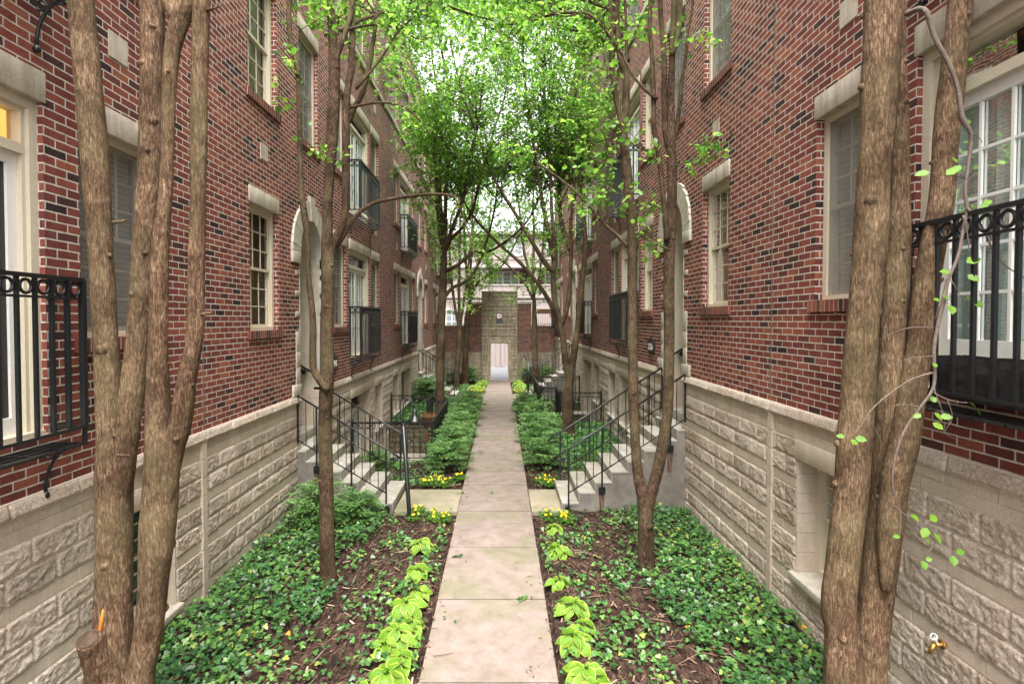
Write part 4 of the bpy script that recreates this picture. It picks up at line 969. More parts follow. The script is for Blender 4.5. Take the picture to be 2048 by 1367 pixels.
def fwin(x0, x1, z0, z1, y):
    f = MB()
    for q in ((x0-.09, x0, z0-.09, z1+.09), (x1, x1+.09, z0-.09, z1+.09), (x0, x1, z1, z1+.09), (x0, x1, z0-.09, z0), ((x0+x1)/2-.03, (x0+x1)/2+.03, z0, z1)): f.box(q[0], q[1], y-.06, y-.001, q[2], q[3])
    for k in (1, 2): zz = z0+(z1-z0)*k/3; f.box(x0, x1, y-.03, y-.004, zz-.015, zz+.015)
    wn = f.build('window', M['white'], fb); WORLD_OFF[wn.name] = WORLD_OFF[fb.name]
    g_ = MB(); g_.box(x0, x1, y-.018, y-.01, z0, z1); g_.build('pane', plain('grey_pane', (.22, .24, .25), .15), wn)
for a in (-4.0, -7.0, 4.3, 7): fwin(a, a+.75, 2.6, 3.9, FY)
fwin(-.55, .05, 5.8, 6.75, FY+1.3); fwin(.2, 1.3, 5.8, 6.75, FY+1.3); fwin(3.4, 4.4, 5.8, 6.75, FY+1.3); fwin(-5.4, -4.4, 5.8, 6.75, FY+1.3)
for a in (-5.6, -2.4, .5, 3.4, 6.2): fwin(a, a+1.0, 7.95, 9.05, FY)
b = MB()
for x0, x1 in ((-.36, -.10), (.02, .24)): b.box(x0, x1, FY-.08, FY-.001, -.3, 4.45)
for x in (-2.2, -1.4, 1.4, 2.2, 3.2): b.box(x, x+.03, FY-.02, FY-.001, 2.5, 4.45)
b.build('pilaster', M['beige'], fb)
# ------------------------------------------------------------ foliage machinery
def rot_frames(nrm, dirs):
    nrm = nrm/np.linalg.norm(nrm, axis=1, keepdims=True)
    dirs = dirs-nrm*np.sum(dirs*nrm, axis=1, keepdims=True); dirs = dirs/(np.linalg.norm(dirs, axis=1, keepdims=True)+1e-9)
    side = np.cross(dirs, nrm); return side, dirs, nrm
def leaf_mesh(name, pos, nrm, dirs, size, tmpl, faces, m, parent=None, var=None, origin=(0, 0, 0), rim=None):
    pos = np.asarray(pos); n = len(pos); T = np.asarray(tmpl); k = len(T)
    sx, dy, nz = rot_frames(np.asarray(nrm, float), np.asarray(dirs, float)); size = np.asarray(size)[:, None, None]
    V = (pos[:, None, :]-np.array(origin))+size*(T[None, :, 0:1]*sx[:, None, :]+T[None, :, 1:2]*dy[:, None, :]+T[None, :, 2:3]*nz[:, None, :])
    fl = np.array([i for f in faces for i in f]); cnt = np.array([len(f) for f in faces])
    loops = (fl[None, :]+(np.arange(n)*k)[:, None]).ravel(); counts = np.tile(cnt, n)
    if var is None: var = rng.random(n)
    attrs = [('var', 'FACE', np.repeat(var, len(faces)))]
    if rim is not None: attrs.append(('rim', 'POINT', np.tile(rim, n)))
    return np_mesh(name, V.reshape(-1, 3), loops, counts, m, parent, attrs=attrs, smooth=rim is not None)
LEAF = ([(0, 0, 0), (.34, .28, .07), (.30, .68, .05), (0, 1, -.08), (-.30, .68, .05), (-.34, .28, .07), (0, .5, -.02)], [(0, 1, 2, 6), (6, 2, 3), (0, 6, 4, 5), (6, 3, 4)])
LEAF2 = ([(0, 0, 0), (.36, .45, .10), (0, 1, -.05), (-.36, .45, .10)], [(0, 1, 2), (0, 2, 3)])
IVYL = ([(0, 0, 0), (.30, -.16, .02), (.52, .22, .03), (.28, .38, .05), (.26, .74, .0), (0, 1.0, -.06), (-.26, .74, 0), (-.28, .38, .05), (-.52, .22, .03), (-.30, -.16, .02)], [(0, 1, 2, 3, 4, 5), (0, 5, 6, 7, 8, 9)])
YEWL = ([(0, 0, 0), (.22, .5, .03), (0, 1, 0), (-.22, .5, .03)], [(0, 1, 2, 3)])
def rand_unit(n):
    v = rng.normal(size=(n, 3)); return v/np.linalg.norm(v, axis=1, keepdims=True)

class Tree:
    def __init__(s, name, base, label, cat, group):
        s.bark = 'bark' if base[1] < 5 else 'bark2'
        s.base = Vector(base); s.t = thing(name, base, label=label, cat=cat, group=group)
        s.trunk = MB(); s.twigs = MB(); s.lp = []; s.ld = []; s.ls = []; s.seed = random.uniform(0, 50); s.stems = []
    def stem(s, pts, rad, sides=12, wob=.12, step=.08):
        P, Rr = spline(pts, rad, step)
        s.trunk.tube(P, Rr, sides, True, wob, s.seed); s.stems.append((P, Rr))
        if sides >= 12:
            i = 6
            while i < len(P)-4:
                if Rr[i] > .012:
                    a = random.uniform(0, 6.283); d = Vector((math.cos(a), math.sin(a), random.uniform(-.1, .5))).normalized(); r = Rr[i]
                    q = P[i]+d*r*.7; big = random.random() < .25; kr = (.42 if big else .24)*r+.003
                    s.trunk.tube([q-d*r*.2, P[i]+d*(r*.98), P[i]+d*(r*(1.10 if big else 1.16)+.003)], [kr*1.5, kr, kr*.45], 7, True, .25, i)
                i += random.randint(3, 8) if sides < 18 else random.randint(6, 14)
        return P, Rr
    def twig(s, p, d, L, r, depth, leaf, lsize, bend=.25, up=.25):
        p = Vector(p); d = Vector(d).normalized(); pts = [p.copy()]; n = 5
        for i in range(n):
            d = (d+Vector((random.gauss(0, bend), random.gauss(0, bend), random.gauss(0, bend)+up*.25))*.5).normalized(); p = p+d*(L/n); pts.append(p.copy())
        s.twigs.tube(pts, [r*(1-.8*i/n) for i in range(n+1)], 4 if r < .012 else 6, False)
        if depth > 0:
            for k in range(int(3+L*3)):
                t = random.uniform(.2, 1); q = pts[0].lerp(pts[-1], t); i = min(n-1, int(t*n)); q = pts[i].lerp(pts[i+1], t*n-i if i < n else 0)
                ax = (pts[i+1]-pts[i]).normalized(); v = Vector(rand_unit(1)[0]); v = (v-ax*v.dot(ax)).normalized()
                s.twig(q, ax*.6+v*.9+Vector((0, 0, .15)), L*random.uniform(.3, .5), r*.45, depth-1, leaf, lsize, bend, up)
        if leaf > 0:
            cnt = np.random.poisson(leaf*L) if depth == 0 else np.random.poisson(leaf*L*.5)
            for k in range(cnt):
                t = random.uniform(.15, 1.05)*n; i = min(n-1, int(t)); q = pts[i].lerp(pts[i+1], min(1, t-i))
                o = Vector(rand_unit(1)[0])*abs(random.gauss(0, .055))
                s.lp.append(q+o); s.ld.append(o*8+d*.4+Vector((0, 0, -.25))); s.ls.append(lsize*random.choice((.5, .75, .9, 1, 1.15, 1.35))*random.uniform(.85, 1.15))
    def grow(s, zmin, zmax, n, L, leaf, lsize, r=.02, depth=2, tilt=.5, bias=(0, 0, 0), stems=None):
        """n side limbs on each stem between two heights"""
        for (P, Rr) in (stems or s.stems):
            c = [i for i, p in enumerate(P) if zmin <= p.z <= zmax]
            if not c: continue
            for k in range(n):
                i = random.choice(c); a = random.uniform(0, 6.283)
                s.twig(P[i], Vector((math.cos(a), math.sin(a), tilt))+Vector(bias), L*random.uniform(.5, 1.2), min(r, Rr[i]*.6), depth, leaf, lsize)
    def finish(s, simple=False, mat_leaf='leaf', smooth=True):
        o = s.trunk.build('trunk', M[s.bark], s.t, smooth=smooth, fix=False)
        s.twigs.build('branches', M['bark_dark'], s.t, smooth=True, fix=False)
        if s.lp:
            n = len(s.lp); nr = rand_unit(n)*.9+np.array([0, 0, .75]); T = LEAF2 if simple else LEAF
            leaf_mesh('crown', [tuple(p) for p in s.lp], nr, [tuple(d) for d in s.ld], s.ls, *T, M[mat_leaf], s.t, origin=tuple(s.base))
        print(s.t.name, 'leaves', len(s.lp)); return s

def L_(lst, Y):      # list of photo pixels at one depth -> points ; entries (px, py) or (px, py, Y)
    return [px(q[0], q[1], q[2] if len(q) > 2 else Y) for q in lst]
GT = 'slender multi-stemmed trees along the path'
# --- T1 left foreground, twin trunk (radii in metres: pixels * Y / F / 2)
k = 3.6/F*.83
T = Tree('multi_stem_tree', (px(240, 1480, 3.6).x, 3.6, 0), 'large left foreground tree with four thick stems and a sawn stump scar near its base', 'tree', GT)
T.stem(L_([(235, 1600), (228, 1400), (225, 1300), (227, 1200), (228, 1000), (230, 900), (222, 850), (212, 700), (201, 500), (189, 300), (171, 100), (162, 0), (150, -200), (130, -600)], 3.62), [v*k for v in (90, 66, 47, 41, 39, 38, 30, 27, 26, 28, 28, 27, 22, 12)], 24, .10, .035)
T.stem(L_([(236, 1090), (238, 1010), (243, 950), (252, 880), (262, 800), (274, 700), (283, 600), (288, 500), (296, 400), (302, 300), (304, 200), (305, 100), (304, 0), (300, -200), (290, -600)], 3.60), [v*k for v in (8, 20, 27, 26, 26, 27, 26, 25, 27, 26, 25, 25, 27, 20, 12)], 20, .10, .035)
T.stem(L_([(255, 1600), (262, 1460), (282, 1340), (298, 1250), (308, 1150), (316, 1050), (322, 950), (318, 880), (316, 780), (316, 700), (321, 500), (331, 400), (335, 300), (338, 200), (345, 100), (362, 35), (378, -10), (395, -200), (410, -600)], 3.46), [v*k*.97 for v in (70, 52, 32, 33, 34, 38, 37, 30, 24, 22, 19, 15, 14, 14, 17, 22, 24, 20, 10)], 22, .10, .035)
T.stem(L_([(318, 1120), (320, 1040), (328, 980), (343, 900), (360, 850), (375, 750), (388, 690), (392, 630), (394, 500), (397, 400), (398, 300), (398, 200), (401, 100), (403, 0), (405, -200), (412, -600)], 3.44), [v*k*.96 for v in (8, 20, 27, 27, 24, 21, 18, 19, 18, 16, 18, 18, 19, 19, 16, 9)], 20, .11, .035)
T.stem(L_([(228, 1420, 3.58), (212, 1350, 3.54), (190, 1302, 3.48), (176, 1278, 3.42)], 3.50), [v*k for v in (46, 40, 30, 25)], 20, .10, .03)
T.stem(L_([(362, 40), (340, 10), (330, -60), (322, -300)], 3.46), [v*k for v in (20, 16, 13, 9)], 14, .1, .04)
for (x, y, Y, dx, dy) in ((421, 22, 3.42, 22, -12), (238, 445, 3.5, 14, -6), (412, 628, 3.42, 12, -4), (247, 910, 3.5, 12, 0)):
    tg = MB(); tg.tube(L_([(x-12, y), (x+dx*.5, y+dy*.5), (x+dx, y+dy)], Y), [.012, .008, .003], 6); tg.build('twig_stub', M['bark'], T.t, fix=False)
T.finish()
cut = MB(); c = px(176, 1278, 3.42); d = (c-px(190, 1302, 3.48)).normalized(); cut.tube([c-d*.004, c+d*.005], .060, 20); cut.build('sawn_end', M['bark_dark'], T.t, fix=False)
sc = MB(); sc.tube(L_([(206, 1218), (203, 1240), (199, 1262), (196, 1274)], 3.505), [.006, .014, .018, .008], 8, True, .5, 4); sc.build('orange_scar', plain('orange_wood', (.60, .20, .03), .7, 0, .4, 60, .35), T.t, fix=False)
# --- T2 right foreground
k = 3.6/F*.84
T = Tree('multi_stem_tree', (px(1720, 1480, 3.6).x, 3.6, 0), 'large right foreground tree with three thick stems and a dead hanging branch', 'tree', GT)
T.stem(L_([(1700, 1620), (1696, 1440), (1688, 1340), (1684, 1270), (1678, 1200), (1701, 1000), (1712, 850), (1721, 700), (1730, 600), (1740, 500), (1745, 400), (1750, 300), (1756, 200), (1762, 100), (1764, 0), (1770, -200), (1780, -600)], 3.55), [v*k for v in (80, 55, 44, 37, 36, 37, 36, 34, 33, 34, 33, 33, 36, 38, 38, 26, 14)], 24, .10, .035)
T.stem(L_([(1730, 1620), (1738, 1440), (1740, 1340), (1752, 1200), (1775, 1000), (1780, 900), (1783, 800), (1785, 700), (1791, 600), (1797, 500), (1800, 400), (1800, 300), (1798, 200), (1790, 100), (1788, 0), (1800, -200), (1815, -600)], 3.62), [v*k for v in (70, 50, 38, 36, 38, 38, 32, 27, 27, 24, 21, 19, 18, 22, 26, 20, 12)], 22, .10, .035)
T.stem(L_([(1772, 1180), (1776, 1080), (1790, 960), (1808, 880), (1822, 800), (1838, 700), (1850, 600), (1865, 500), (1883, 400), (1891, 300), (1901, 200), (1911, 100), (1920, 0), (1935, -200), (1960, -600)], 3.50), [v*k*.97 for v in (10, 24, 30, 31, 28, 27, 27, 26, 26, 25, 26, 24, 24, 18, 10)], 22, .10, .035)
Y = 3.2
main = [(1815, 28, 3.4), (1848, 18, Y), (1860, 50, Y), (1872, 82, Y), (1896, 125, Y), (1914, 172, Y), (1926, 240, Y), (1942, 268, Y), (1938, 320, Y), (1930, 380, Y), (1934, 416, Y), (1926, 462, Y), (1916, 512, Y), (1896, 560, Y), (1886, 605, Y), (1876, 650, Y), (1868, 700, Y), (1868, 770, Y), (1840, 815, Y), (1808, 862, Y), (1788, 925, Y), (1786, 975, Y), (1801, 1027, Y), (1798, 1078, Y)]
P, Rr = spline(L_(main, Y), [.018, .014, .014, .013, .013, .012, .016, .012, .011, .010, .011, .010, .009, .009, .011, .010, .009, .009, .008, .007, .006, .005, .004, .002], .03)
tw = MB(); tw.tube(P, Rr, 8, True, .35, 3); allp = list(P)
for q, r0 in (([(1934, 416), (1955, 440), (1975, 475), (1986, 500), (2010, 530), (2048, 555)], .011), ([(1926, 430), (1935, 470), (1940, 520), (1950, 560)], .006), ([(1868, 785), (1900, 800), (1940, 805), (1965, 798)], .005), ([(1868, 775), (1880, 810), (1900, 845), (1935, 855)], .005), ([(1868, 655), (1820, 655), (1782, 667), (1760, 680)], .004), ([(1868, 712), (1820, 716), (1775, 735)], .004), ([(1864, 745), (1820, 760), (1775, 790), (1742, 820), (1722, 850), (1705, 870)], .008), ([(1845, 815), (1810, 808), (1780, 812)], .004), ([(1735, 835), (1752, 860), (1765, 890)], .003), ([(1788, 1010), (1830, 1045), (1880, 1090), (1920, 1120), (1950, 1150)], .004), ([(1895, 800), (1905, 835), (1890, 865), (1920, 880)], .003), ([(1942, 268), (1955, 272), (1965, 285)], .006), ([(1880, 600), (1870, 640)], .004), ([(1902, 560), (1915, 580), (1925, 600)], .004)):
    Pq, Rq = spline(L_(q, Y-.02), list(np.linspace(r0*.8, r0*.25, len(q))), .03); allp += Pq; tw.tube(Pq, Rq, 6, True, .2, 5)
lp = [(1860, 345, .055, 160), (1892, 350, .055, 30), (1905, 345, .05, 40), (1912, 325, .045, 70), (1960, 415, .04, 30), (1970, 410, .04, 60), (1960, 428, .04, 250), (1932, 525, .06, 20), (1900, 545, .04, 160), (1935, 550, .05, -50), (1932, 595, .055, -10), (1945, 600, .05, -60), (1898, 600, .04, 150), (1901, 610, .05, -100), (1880, 600, .03, 180), (1872, 735, .028, 90), (1868, 825, .045, -60), (1842, 828, .035, 190), (1880, 832, .045, -20), (1865, 845, .045, -50), (1870, 805, .035, 100), (1950, 815, .04, -80), (1942, 808, .035, 10), (1710, 875, .045, -20), (1690, 872, .035, 170), (1700, 880, .035, -30), (1838, 1040, .045, 150), (1855, 1055, .05, 240), (1860, 1040, .05, 30), (1848, 1068, .04, 260), (1868, 1065, .05, -80), (1905, 1110, .045, -90), (1912, 1105, .04, 20), (1845, 1120, .04, -90), (1850, 1118, .03, 10), (1800, 1072, .03, 180), (2025, 790, .04, -90)]
pos, nr, dr, sz = [], [], [], []
for x, y, s_, an in lp:
    p = px(x, y, Y-.03); pos.append(tuple(p)); a = R(an); dr.append((math.cos(a), random.uniform(-.3, .1), math.sin(a))); nr.append((random.uniform(-.6, .6), -.8, .6)); sz.append(s_*1.35); q = min(allp, key=lambda v: (v-p).length); tw.tube([q, q.lerp(p, .6)+Vector((0, 0, .006)), p], [.0022, .0016, .0012], 4)
tw.build('dead_branch', M['twig'], T.t, smooth=True, fix=False)
T.finish()
leaf_mesh('young_leaves', pos, nr, dr, sz, *LEAF, M['twigleaf'], T.t, origin=tuple(T.base))
# --- T3 left middle
Y = 6.3; k = Y/F*.93
T = Tree('multi_stem_tree', (px(657, 1178, Y).x, Y, 0), 'tree in ivy by the nearest left stairs with a thin crooked side stem', 'tree', GT)
T.stem(L_([(660, 1200), (657, 1150), (654, 1080), (651, 950), (650, 850), (654, 760), (653.6, 672), (655, 585), (655, 520), (655, 468), (655, 409), (657, 380), (661, 322), (664, 263), (668, 200), (669, 117), (664, 60), (661, 0), (655, -150), (650, -400)], Y), [v*k for v in (24, 18, 16, 15, 14.5, 15, 13.5, 13, 13.5, 11.5, 10.5, 10.5, 11, 12, 12.5, 12, 9, 8, 6, 3)], 16, .12, .06)
T.stem(L_([(656, 780), (643, 765), (628, 740), (626, 702), (626, 643), (622, 600), (617, 555), (615.6, 480), (610, 438), (605, 405), (602, 370), (600, 310), (598, 205), (595, 132), (583, 88), (578, 29), (579, -20), (572, -200), (560, -400)], Y-.08), [v*k for v in (8, 8, 7.5, 7, 6.5, 6, 6, 5.5, 7, 7, 5.5, 5.5, 5.5, 6, 5, 5, 5, 4, 2)], 12, .2, .05)
T.stem(L_([(660, 510), (668, 485), (682, 456), (690, 424), (690.6, 380), (692, 292), (692, 234), (696, 175), (703.6, 132), (705, 58), (706, 0), (712, -200), (725, -400)], Y+.05), [v*k for v in (9, 9.5, 9, 8.5, 8, 8, 8, 8, 7.5, 6.5, 6, 5, 2.5)], 12, .15, .06)
T.stem(L_([(697, 245), (708, 215), (726, 184), (737, 137), (747, 80), (753, 30), (757, -40), (770, -300)], Y+.08), [v*k for v in (6, 6, 5.5, 5, 4.5, 4, 3.5, 2)], 10, .15, .06)
T.stem(L_([(668, 125), (680, 98), (693, 60), (702, 30), (708, -20), (720, -200)], Y), [v*k for v in (6, 6, 5.5, 5, 4.5, 3)], 10, .15, .06)
arch = T.stem(L_([(668, 498), (675, 489), (688, 470), (704, 441), (724, 420), (747, 406), (780, 398), (832, 391), (870, 388), (900, 391), (915, 405), (935, 460), (955, 530), (985, 590)], Y+.3), [v*k for v in (6, 6, 5.5, 5.2, 5, 4.5, 4.2, 3.8, 3.4, 3, 2, 1.6, 1.1, .5)], 8, .15, .06)
P = arch[0]
for i in range(len(P)*5//8, len(P), 4): T.twig(P[i], (random.uniform(-.2, .8), random.uniform(-.5, .5), random.uniform(-1, .2)), .45, .006, 1, 6, .05)
for q in ([(712, 178), (760, 120), (800, 60), (870, 0)], [(700, 215), (760, 205), (810, 215), (850, 250)], [(690, 60), (740, 50), (790, 55), (850, 88)]):
    P, Rr = T.stem(L_(q, Y), [v*k for v in (3.2, 2.6, 2, 1)], 7, .1, .08)
    for i in range(len(P)//3, len(P), 3): T.twig(P[i], (random.uniform(-.5, .8), random.uniform(-.6, .6), random.uniform(-.5, .6)), .5, .006, 1, 26, .062)
for x, y, L in ((600, 60, .45), (612, 180, .4), (620, 215, .35), (655, 330, .3), (700, 330, .35), (700, 20, .6), (710, 100, .6), (690, 40, .5), (735, 60, .6), (745, 20, .6), (640, 20, .4)):
    T.twig(px(x, y, Y), (random.uniform(-1, 1), -.3, .2), L, .006, 1, 34, .062)
n0 = len(T.stems)
for q in ([(-1.95, 6.4, 6.9), (-1.4, 7.6, 7.7), (-.7, 9.0, 8.2), (.1, 10.2, 8.6)], [(-1.9, 6.4, 6.5), (-1.7, 8.0, 7.6), (-1.5, 9.6, 8.4)]): T.stem(q, [.03, .025, .018, .008][-len(q):], 8, .1, .1)
T.grow(7.0, 9.5, 14, 1.2, 26, .07, .014, 2, .25, stems=T.stems[n0:])
T.finish()
# --- T4 right middle
Y = 6.65; k = Y/F*.92
T = Tree('multi_stem_tree', (px(1291, 1155, Y).x, Y, 0), 'tree forked low into two stems in front of the nearest right stairs', 'tree', GT)
T.stem(L_([(1291, 1180), (1291, 1120), (1292, 1050), (1288, 1000), (1277, 955), (1272, 905), (1268, 817), (1266, 729), (1265, 655), (1265, 567), (1265, 490), (1264, 440), (1259, 400), (1255, 351), (1249, 290), (1245, 255), (1239, 225), (1231, 190), (1224, 132), (1222, 58), (1221, 0), (1215, -150), (1205, -400)], Y), [v*k for v in (23, 17.5, 17, 15, 11.5, 10.5, 10.5, 10.5, 11, 10.8, 11, 11, 10, 9.5, 9, 8.5, 6, 6, 5.8, 5.8, 5.5, 4.5, 2)], 16, .12, .06)
T.stem(L_([(1292, 1040), (1302, 990), (1317, 934), (1328, 876), (1335, 817), (1338, 729), (1338, 625), (1338, 538), (1339, 479), (1341, 430), (1344, 380), (1343, 287), (1342, 205), (1344, 117), (1346, 60), (1348, 0), (1352, -200), (1360, -400)], Y), [v*k for v in (13, 12.5, 12.5, 12, 11.5, 11.5, 11.5, 12, 13, 12, 10, 9.5, 7.5, 7, 6.5, 6, 4, 2)], 16, .12, .06)
T.stem(L_([(1246, 270), (1250, 235), (1252, 200), (1251, 150), (1242, 120), (1235, 58), (1234, 0), (1236, -200), (1240, -400)], Y+.03), [v*k for v in (7.5, 7.5, 7.5, 7, 6.5, 5.8, 5.5, 4, 2)], 12, .15, .06)
T.stem(L_([(1250, 150), (1253, 100), (1252, 40), (1250, -20), (1255, -200)], Y+.05), [v*k for v in (4, 3.6, 3.3, 3, 2)], 10, .15, .06)
T.stem(L_([(1340, 300), (1331, 263), (1329, 205), (1328, 117), (1323, 58), (1320, 0), (1312, -200)], Y+.04), [v*k for v in (6, 6.5, 6.5, 5.5, 5.5, 5, 3)], 10, .15, .06)
T.stem(L_([(1344, 112), (1357, 60), (1360, 0), (1370, -200)], Y-.03), [v*k for v in (6, 6.5, 6, 4)], 10, .15, .06)
T.stem(L_([(1345, 295), (1352, 265), (1360, 205), (1364, 161), (1371, 120), (1376, 60), (1386, 0), (1400, -200)], Y+.05), [v*k for v in (4.5, 4.5, 4.2, 4, 3.6, 3.2, 3, 2)], 9, .2, .05)
T.stem(L_([(1334, 480), (1328, 410), (1319, 322), (1313, 284), (1307, 249), (1307, 205), (1304, 117), (1299, 58), (1300, 0), (1295, -200)], Y-.1), [v*k for v in (6, 5.5, 5.2, 5, 5, 5, 4.5, 4, 4, 2.5)], 10, .2, .06)
br = []
for q, r in (([(1255, 494), (1237, 473), (1207, 446), (1171, 402), (1134, 369), (1090, 336), (1061, 314)], (4, 3.8, 3.3, 2.9, 2.4, 1.8, .8)), ([(1316, 199), (1290, 180), (1262, 145), (1240, 100), (1210, 60), (1176, 28), (1140, 25)], (3.6, 3.4, 3, 2.8, 2.6, 2.2, 1)), ([(1313, 300), (1290, 300), (1268, 290), (1240, 275), (1190, 285)], (2.5, 2.3, 2, 1.6, .8)), ([(1338, 500), (1310, 485), (1280, 470), (1255, 440)], (3, 2.4, 1.8, .8))):
    P, Rr = T.stem(L_(q, Y-.15), [v*k for v in r], 8, .15, .07); br.append(P)
    for i in range(len(P)//4, len(P), 3): T.twig(P[i], (random.uniform(-1, .6), random.uniform(-.8, .6), random.uniform(-.4, .6)), .5, .007, 1, 30, .066)
for x, y, L, dx in ((1345, 330, .6, 1), (1350, 300, .6, 1), (1352, 345, .5, 1), (1365, 110, .4, 1), (1270, 380, .6, -1), (1260, 430, .6, -1), (1262, 400, .7, -1), (1330, 420, .5, -1), (1250, 330, .6, -1), (1330, 340, .5, -.6), (1245, 250, .6, -1), (1235, 150, .7, -1), (1300, 130, .5, .4), (1225, 60, .7, -1)):
    T.twig(px(x, y, Y-.1), (dx, -.4, .25), L, .007, 1, 30, .062)
n0 = len(T.stems)
for q in ([(1.5, 6.7, 6.6), (1.0, 8.0, 7.6), (.3, 9.4, 8.2), (-.5, 10.6, 8.8)], [(1.55, 6.7, 6.3), (1.4, 8.2, 7.4), (1.2, 9.8, 8.3), (.9, 11, 9)], [(1.4, 6.7, 6.9), (.6, 7.8, 7.8), (-.3, 8.8, 8.3)]): T.stem(q, [.032, .026, .018, .008][-len(q):], 8, .1, .1)
T.grow(6.9, 9.5, 17, 1.2, 28, .07, .014, 2, .25, stems=T.stems[n0:])
T.finish()
# --- mid-distance trees with full crowns
def vase(base, Y, tlabel, trunk, fork_r, limbs, zmin, zmax, n, L, leaf, lsize, simple, extra_top, name='multi_stem_tree', depth=2, bias=(0, 0, 0)):
    k = Y/F*.84; T = Tree(name, (px(base[0], 700, Y).x, Y, gz(Y)), tlabel, 'tree', GT)
    g0 = px(base[0], base[1], Y); g0.z = gz(Y)-.1
    pts = [g0]+L_(trunk, Y); T.stem(pts, [fork_r*k*(1.5 if i == 0 else .55 if i == len(pts)-1 else 1.12-.1*i/len(pts)) for i in range(len(pts))], 12, .12, .12)
    n0 = len(T.stems)
    for qi, q in enumerate(limbs):
        P0 = [px(a, b, Y+(c if len(v_) > 2 else 0)) for v_ in q for (a, b, c) in [v_ if len(v_) > 2 else (*v_, 0)]]
        if qi < 2: P0 = [pts[-2].lerp(pts[-1], .25)]+P0
        d = (P0[-1]-P0[-2]).normalized(); last = P0[-1]
        for j in range(3): d = (d+Vector((0, 0, .5))+Vector((random.gauss(0, .15), random.gauss(0, .3), 0))).normalized(); last = last+d*extra_top; P0.append(last)
        m_ = len(P0); T.stem(P0, [fork_r*k*(.74 if qi < 2 else .5)*(1-.85*min(1, i/(m_*.9)))+.005 for i in range(m_)], 8, .12, .15)
    T.grow(zmin, zmax, n, L, leaf, lsize, .022, depth, .45, bias, T.stems[n0:])
    T.grow(zmin-1.6, zmin+.3, max(2, n//6), L*.7, leaf*.7, lsize, .014, depth, .3, bias, T.stems[n0:])
    T.finish(simple); return T
vase((879, 827), 15.5, 'tree in the notch of the left patio fence', [(880, 760), (883, 650), (886, 570), (889, 500)], 9,
     [[(889, 505), (880, 470), (876, 420), (872, 350), (868, 270)], [(889, 505), (890, 450), (892, 380), (898, 300), (900, 200)], [(890, 505), (902, 478), (925, 455), (945, 420), (960, 360), (985, 270)], [(888, 505), (884, 440, .3), (880, 360, .5), (884, 260, .8)], [(890, 500), (905, 455, -.3), (925, 400, -.6), (940, 320, -.9)], [(884, 545), (915, 530), (948, 505), (985, 500, .3)], [(885, 600), (905, 575), (935, 560), (960, 520)]], 6.3, 13, 16, 1.8, 26, .076, True, 1.2, bias=(.35, -.3, .1))
vase((1137, 878), 14.3, 'thick tree with two main stems rising through the shrubs right of the path', [(1135, 830), (1136, 790), (1138, 757)], 12,
     [[(1138, 765), (1130, 713), (1125, 669), (1115, 625), (1108, 590), (1107, 540), (1110, 500), (1104, 430), (1100, 330), (1092, 230)], [(1140, 765), (1147, 713), (1155, 655), (1161, 596), (1167, 538), (1171, 494), (1168, 430), (1165, 330), (1170, 230)], [(1123, 650), (1135, 611), (1140, 567), (1142, 508), (1141, 450), (1150, 350), (1145, 230)], [(1108, 545), (1088, 522), (1068, 490), (1045, 450), (1020, 410), (990, 360)], [(1108, 520), (1098, 470), (1088, 420), (1075, 340), (1060, 240)], [(1122, 660), (1100, 605, .4), (1070, 560, .6), (1035, 520, .8), (1000, 490, .8)], [(1141, 500), (1122, 440, .4), (1118, 350, .6), (1125, 240, .8)]], 6.2, 13, 16, 1.8, 26, .076, True, 1.2, bias=(-.45, -.35, .1))
vase((913, 771), 25.5, 'thin many-stemmed tree left of the gate, nearer the left stairs', [(914, 740), (918, 690), (919, 655)], 6,
     [[(919, 660), (908, 600), (900, 520), (902, 440)], [(919, 660), (918, 580), (920, 480), (921, 400)], [(920, 660), (928, 600), (938, 520), (945, 440)]], 4.8, 12, 12, 1.8, 22, .088, True, 1.1)
vase((930, 758), 28.6, 'thin many-stemmed tree left of the gate, closest to the end wall', [(931, 700), (934, 640), (940, 600)], 6,
     [[(940, 605), (935, 560), (930, 500), (928, 420)], [(940, 605), (946, 560), (960, 520), (975, 470)], [(941, 600), (955, 565), (985, 545), (1005, 530)], [(940, 600), (942, 520), (948, 450)]], 4.8, 12, 12, 1.8, 22, .088, True, 1.1, bias=(.3, 0, 0))
vase((1071, 752), 28.0, 'slim tree right of the stone gate in front of the end wall', [(1070, 700), (1069, 640), (1068, 590)], 6,
     [[(1068, 595), (1060, 550), (1048, 500), (1040, 430)], [(1068, 595), (1066, 540), (1068, 470), (1066, 400)], [(1068, 590), (1078, 550), (1085, 500), (1090, 420)], [(1067, 600), (1045, 560), (1015, 530), (990, 510)]], 4.8, 12, 12, 1.8, 22, .088, True, 1.1, bias=(-.3, 0, 0))

